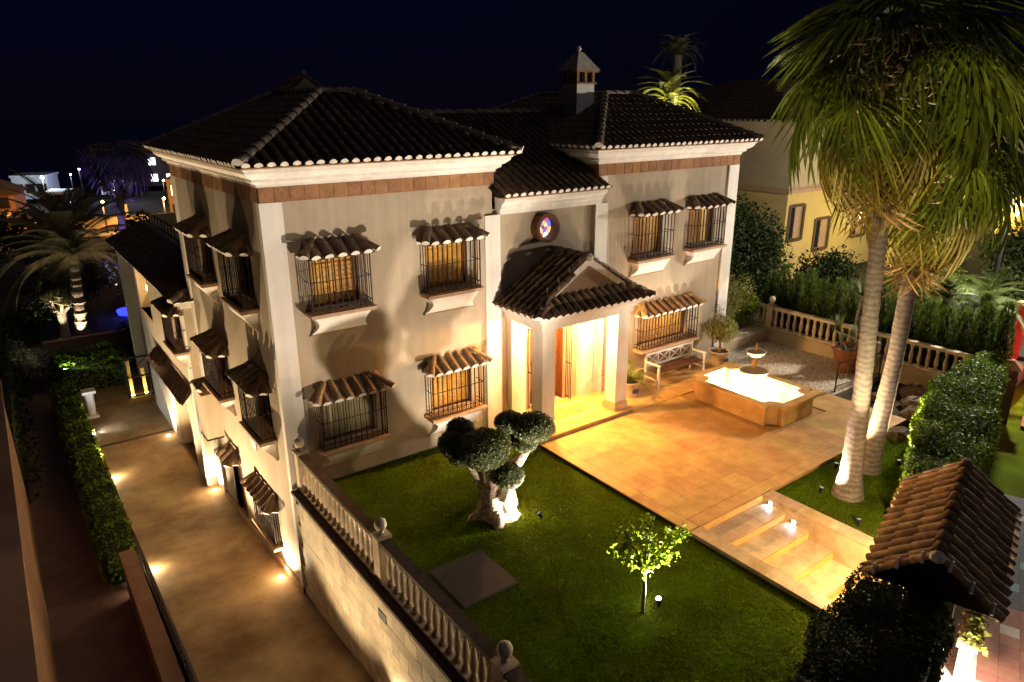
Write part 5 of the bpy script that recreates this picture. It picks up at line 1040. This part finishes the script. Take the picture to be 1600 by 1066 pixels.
DL = ['small warm lamp above the white lit villa at the picture edge', 'small pale blue lamp behind the date palm crown', 'deeper blue lamp just right of the pale blue one', 'small amber lamp beside the purple palm trunk top', 'orange lamp low behind the date palm', 'orange lamp low at the far end of the town road', 'cream lamp just left of the villa eave', 'small orange lamp over the roadside wall']
for k, (x, y, z, c) in enumerate(((-3.2, 108, 1.6, (1, .85, .6)), (5.4, 100, 2.2, (.6, .7, 1)), (6.6, 101, 3.0, (.5, .55, 1)), (12.5, 96, 1.2, (1, .7, .35)), (8.2, 84, .8, (1, .6, .25)), (-6.5, 90, 1.0, (1, .6, .25)), (14.5, 88, 1.6, (1, .9, .7)), (3.2, 79, .2, (1, .55, .2)))):
    street_lamp(DL[k], (x, y, -4.0), 2.0 + z * .7, 60, c, 35, .11)
def house(label, loc, w, d, h, wallm, lit, rot=0, roofm=None, ncol=4, nrow=2, flat=True, group='far town houses'):
    t = thing('house', label, 'house', loc, rot, group); b = MB(); b.box(-w / 2, w / 2, 0, d, 0, h); obj('wall', b, wallm, t)
    b = MB()
    if flat: b.box(-w / 2 - .15, w / 2 + .15, -.15, d + .15, h, h + .3)
    else: b.frust([(-w / 2 - .4, -.4, h), (w / 2 + .4, -.4, h), (w / 2 + .4, d + .4, h), (-w / 2 - .4, d + .4, h)], [(-w / 4, d * .45, h + 1.6), (w / 4, d * .45, h + 1.6), (w / 4, d * .55, h + 1.6), (-w / 4, d * .55, h + 1.6)])
    obj('roof', b, roofm or wallm, t)
    for r_ in range(nrow):
        for c in range(ncol):
            x = -w / 2 + w * (c + .5) / ncol; z = h * (r_ + .30) / nrow; on = random.random() < lit; e_ = empty('window', t, (x, 0, z)); b = MB(); b.box(-.5, .5, -.05, -.01, 0, 1.1); obj('pane', b, emat('lit_window_%d' % (c % 3), ((1, .7, .35), (.85, .95, 1), (1, .85, .6))[c % 3], 1.6) if on else M_glass, e_)
            b = MB(); b.box(-.58, .58, -.07, -.06, -.08, 0); b.box(-.58, .58, -.07, -.06, 1.1, 1.18); b.box(-.58, -.5, -.07, -.06, 0, 1.1); b.box(.5, .58, -.07, -.06, 0, 1.1); obj('frame', b, M_brown, e_)
M_wh = mat('town_white', (.62, .66, .66), .9, .08, .4)
house('white lit flat-roofed villa left of the date palm crown', (.8, 104, -3.9), 4.2, 5, 2.9, M_wh, 0, R(-20), ncol=3, nrow=1)
house('low white lit house in front of the white villa', (2.6, 93, -3.9), 2.4, 4, 1.5, M_wh, 0, R(-20), ncol=2, nrow=1)
house('white lit house between the two palms', (10.6, 103, -3.9), 3.2, 5, 1.7, M_wh, 0, R(-20), ncol=2, nrow=1)
house('dark terraced house under the orange street lamp', (-6, 74, -3.9), 8, 7, 3.6, mat('town_brown', (.30, .16, .10)), .2, R(-10), M_tile, flat=False)
house('amber lit block right of the purple palm', (15, 70, -3.9), 7, 7, 4.2, mat('town_amber', (.40, .26, .12)), .6, R(-20))
house('long dark house on the far skyline', (22, 110, -3.9), 16, 8, 5, mat('town_dark', (.10, .09, .10)), .15, R(-20), M_tile, 7, 2, False)
t = thing('thatched_shelter', 'thatched parasol shelter beside the far road', 'shelter', (1.4, 63, -3.9)); b = MB(); b.tube([(0, 0, 0), (0, 0, 3.0)], .1, 6); obj('post', b, M_bark, t); b = MB(); b.lathe([(2.4, 2.1), (1.3, 2.7), (.1, 3.5)], 14); obj('thatch', b, mat('thatch', (.25, .17, .07), .95, .4, 8, .6, 30), t)

# ------------------------------------------------------------------ neighbouring garden behind the terrace
def bush(label, loc, rad, m, n, size, z0=0, group='garden bushes', name='bush', cat='bush', lobes=8):
    t = thing(name, label, cat, loc, 0, group); b = MB(); b.tube([(0, 0, 0), (0, 0, rad[2] * 1.2)], [.09, .04], 6)
    P_ = []; N_ = []
    for k in range(lobes):
        c = rng.uniform(-.5, .5, 3) * rad + (0, 0, rad[2] * 1.05); p, nn = ellipsoid_pts(c, np.array(rad) * .62, n // lobes, .45); P_.append(p); N_.append(nn); b.tube([(0, 0, rad[2] * .4), tuple(c)], [.05, .02], 5)
    obj('trunk', b, M_bark, t); leafcloud('crown', np.concatenate(P_), np.concatenate(N_), size, m, t, .5, .9); return t
bush('big dark rounded tree beside the corner of the villa', (18.7, 2.9, 0), (2.1, 2.0, 2.25), L_dark, 13000, .16)
bush('golden green shrub touching the villa corner', (15.9, .75, .2), (.85, .6, 1.2), L_olive, 4200, .085)
bush('dark leafy bush behind the corner post of the balustrade', (17.0, .9, .2), (.75, .7, .85), L_lemon, 1500, .12)
bush('broad dark shrub in front of the yellow house', (22.0, .8, 0), (1.9, 1.4, 1.3), L_dark, 4200, .15)
bush('dark round shrub behind the two palm trunks', (22.6, -2.6, 0), (1.9, 1.4, 1.2), L_hedge, 3600, .15)
bush('low dark shrub above the red path', (27, -3.6, -.3), (2.6, 1.6, 1.1), L_dark, 3600, .17)
bush('shadowy shrub mass beside the bright terrace house', (33, -1.8, -.3), (3.0, 1.8, 1.5), L_dark, 3000, .2)
def cypress(label, loc, h, r):
    t = thing('cypress', label, 'cypress', loc, 0, 'clipped cypresses behind the balustrade'); n = 1500; z = rng.random(n) ** .9; a = rng.uniform(0, 6.283, n); rr = r * np.sin(np.pi * np.clip(.12 + z * .86, 0, 1)) ** .6 * rng.uniform(.75, 1.05, n)
    p = np.column_stack([rr * np.cos(a), rr * np.sin(a), z * h]); d = np.column_stack([np.cos(a) * .5, np.sin(a) * .5, np.ones(n)])
    u = unit(d + rng.normal(0, .25, (n, 3))); s = unit(np.cross(u, rng.normal(size=(n, 3)))) * .018; L = rng.uniform(.10, .22, (n, 1))
    v = np.stack([p - s, p + s, p + u * L], 1).reshape(-1, 3); o = npmesh('foliage', v, np.arange(3 * n).reshape(n, 3), L_cyp, None, t)
    b = MB(); b.tube([(0, 0, 0), (0, 0, h * .5), (0, 0, h * .92)], [r * .7, r * .75, .03], 8); obj('trunk', b, mat('foliage_core', (.018, .028, .010)), t)
ORD = ['first', 'second', 'third', 'fourth', 'fifth', 'sixth', 'seventh', 'eighth', 'ninth', 'tenth', 'eleventh', 'twelfth', 'thirteenth', 'fourteenth', 'fifteenth', 'sixteenth']
for k in range(16):
    cypress('%s clipped cypress from the villa end of the row' % ORD[k], (18.35 + random.uniform(-.12, .12), .75 - .50 * k, -.1), random.uniform(2.15, 2.75), random.uniform(.27, .34))
FC = feather_mesh('frond', 1.7, .9, 18, .28, leafmat('cycad_leaflets', (.075, .10, .022), .4), .04)
for lb, loc in (('feathery cycad behind the row of cypresses', (20.4, -4.3, .6)), ('larger feathery cycad near the brick pillar', (20.6, -5.4, .4)), ('feathery cycad between palm trunks and yellow house', (21.2, -3.1, .5))): date_palm(lb, loc, 1.3, 22, .95, M_bark, (0, 0), FC, .14, 'cycads behind the cypress row')
FL = feather_mesh('frond', 2.6, .75, 20, .34, leafmat('bright_palm', (.20, .20, .03), .35), .05)
date_palm('palm crown lit yellow-green behind the villa roof', (19.95, 7.7, 0), 8.05, 34, .72, M_bark, (0, 0), FL)
spike('assumed spotlight on the palm behind the villa roof', (19.6, 7.3, 6.7), (.1, .0, 1), 420, (1, .92, .45), 165)  # assumed uplight hung near the trunk, hidden by the roof
date_palm('dim tall palm rising behind the villa roof', (23.6, 10.6, 0), 10.2, 30, .62, M_bark, (0, 0), PUR)
# neighbouring houses
def nhouse():
    t = thing('neighbour_house', 'yellow neighbouring house with a stone string course and dark shuttered windows', 'house', (25.3, 5.0, 0))
    b = MB(); facade(b, (0, 0, 0), (1, 0, 0), (0, -1, 0), 0, 14, -.5, 4.05, [(.35, 1.35, 1.9, 3.4), (2.6, 3.7, 1.2, 2.6), (6, 7.2, 1.5, 3)], .2); facade(b, (0, 0, 0), (0, 1, 0), (-1, 0, 0), 0, 12, -.5, 4.05, [], .2); obj('wall', b, M_yel, t)
    b = MB(); facade(b, (0, 0, 0), (1, 0, 0), (0, -1, 0), 0, 14, 4.3, 7.2, [], .2); facade(b, (0, 0, 0), (0, 1, 0), (-1, 0, 0), 0, 12, 4.3, 7.2, [], .2); obj('wall', b, M_yel2, t)
    b = MB(); b.box(-.12, 14, -.12, 12, 4.05, 4.22); b.box(-.06, 14, -.06, 12, 4.22, 4.3); obj('string_course', b, M_sill, t)
    b = MB(); b.frust([(-.6, -.6, 7.2), (14.5, -.6, 7.2), (14.5, 12.5, 7.2), (-.6, 12.5, 7.2)], [(5, 5, 9.2), (9, 5, 9.2), (9, 7, 9.2), (5, 7, 9.2)]); r_ = obj('roof', b, M_deck, t)
    st_ = MB(); tile_slope((-.6, 12.5, 7.2), (-.6, -.6, 7.2), (5, 7, 9.2), (5, 5, 9.2), r_, st_, spacing=.3, step=.45); tile_slope((-.6, -.6, 7.2), (14.5, -.6, 7.2), (5, 5, 9.2), (9, 5, 9.2), r_, st_, spacing=.3, step=.45); obj('tile_field', st_, [M_tile, M_mortar_grey], r_, kind='stuff')
    for (a, c, z0, z1) in ((.35, 1.35, 1.9, 3.4), (2.6, 3.7, 1.2, 2.6), (6, 7.2, 1.5, 3)):
        w = empty('window', t, ((a + c) / 2, 0, z0)); h = (c - a) / 2; b = MB()
        for q in ((-h - .16, -h, -.1, z1 - z0 + .1), (h, h + .16, -.1, z1 - z0 + .1), (-h, h, z1 - z0, z1 - z0 + .14), (-h, h, -.14, 0)): b.box(q[0], q[1], -.05, .02, q[2], q[3])
        obj('surround', b, mat('dark_surround', (.10, .06, .035), .8), w)
        for s in (-1, 1): b = MB(); x0, x1 = sorted((s * .02, s * h)); b.box(x0, x1, .08, .12, 0.02, z1 - z0 - .02); obj('shutter', b, M_sill if s > 0 else M_glass, w)
    return t
nhouse()
t = thing('assumed_wall_lantern', 'assumed yellow wall lantern on the neighbouring house', 'lamp', (31.5, 4.7, 2.6)); b = MB(); b.lathe([(.03, -.2), (.12, -.12), (.14, .1), (.03, .25)], 8); obj('lantern', b, emat('lantern_y', (1, .72, .2), 20), t); lamp('lantern_light', 'POINT', (-2.2, -3.0, .2), 150, (1, .74, .22), t, .15)  # assumed lantern hidden by the palm; its light sits out from the wall
t = thing('terrace_house', 'yellow terrace house with a bright lit balcony at the picture edge', 'house', (47, 3.0, -1)); b = MB(); b.box(-3, 12, 0, 8, 0, 3.1); obj('wall', b, M_yel, t); b = MB(); b.box(-3.3, 12, -.6, 8, 3.1, 3.4); obj('balcony_slab', b, M_white, t); b = MB(); b.box(-1, 12, 2, 8, 3.4, 7); obj('upper_wall', b, M_white, t)
b = MB(); 
for k in range(24): b.box(-3.2 + .3 * k, -3.14 + .3 * k, -.5, -.44, 3.4, 4.3)
b.box(-3.25, 5, -.53, -.41, 4.3, 4.4); obj('balcony_rail', b, M_paint, t)
street_lamp('added white globe lamp at the edge of the red path', (21.98, -5.0, -.9), 6.85, 1700, (1, .92, .76), 60, .26)  # far white light brought nearer as an added lamp to brighten hedge and pavement
lamp_w = thing('assumed_wall_lantern', 'assumed amber lantern lighting the yellow wall below the bright balcony', 'lamp', (45.5, 2.6, 1.6)); b = MB(); b.lathe([(.03, -.2), (.12, -.12), (.14, .1), (.03, .25)], 8); obj('lantern', b, emat('lantern_y', (1, .72, .2), 20), lamp_w); lamp('lantern_light', 'POINT', (-.5, -1.2, .2), 500, (1, .75, .25), lamp_w, .15)  # unseen lantern assumed as the light on this wall
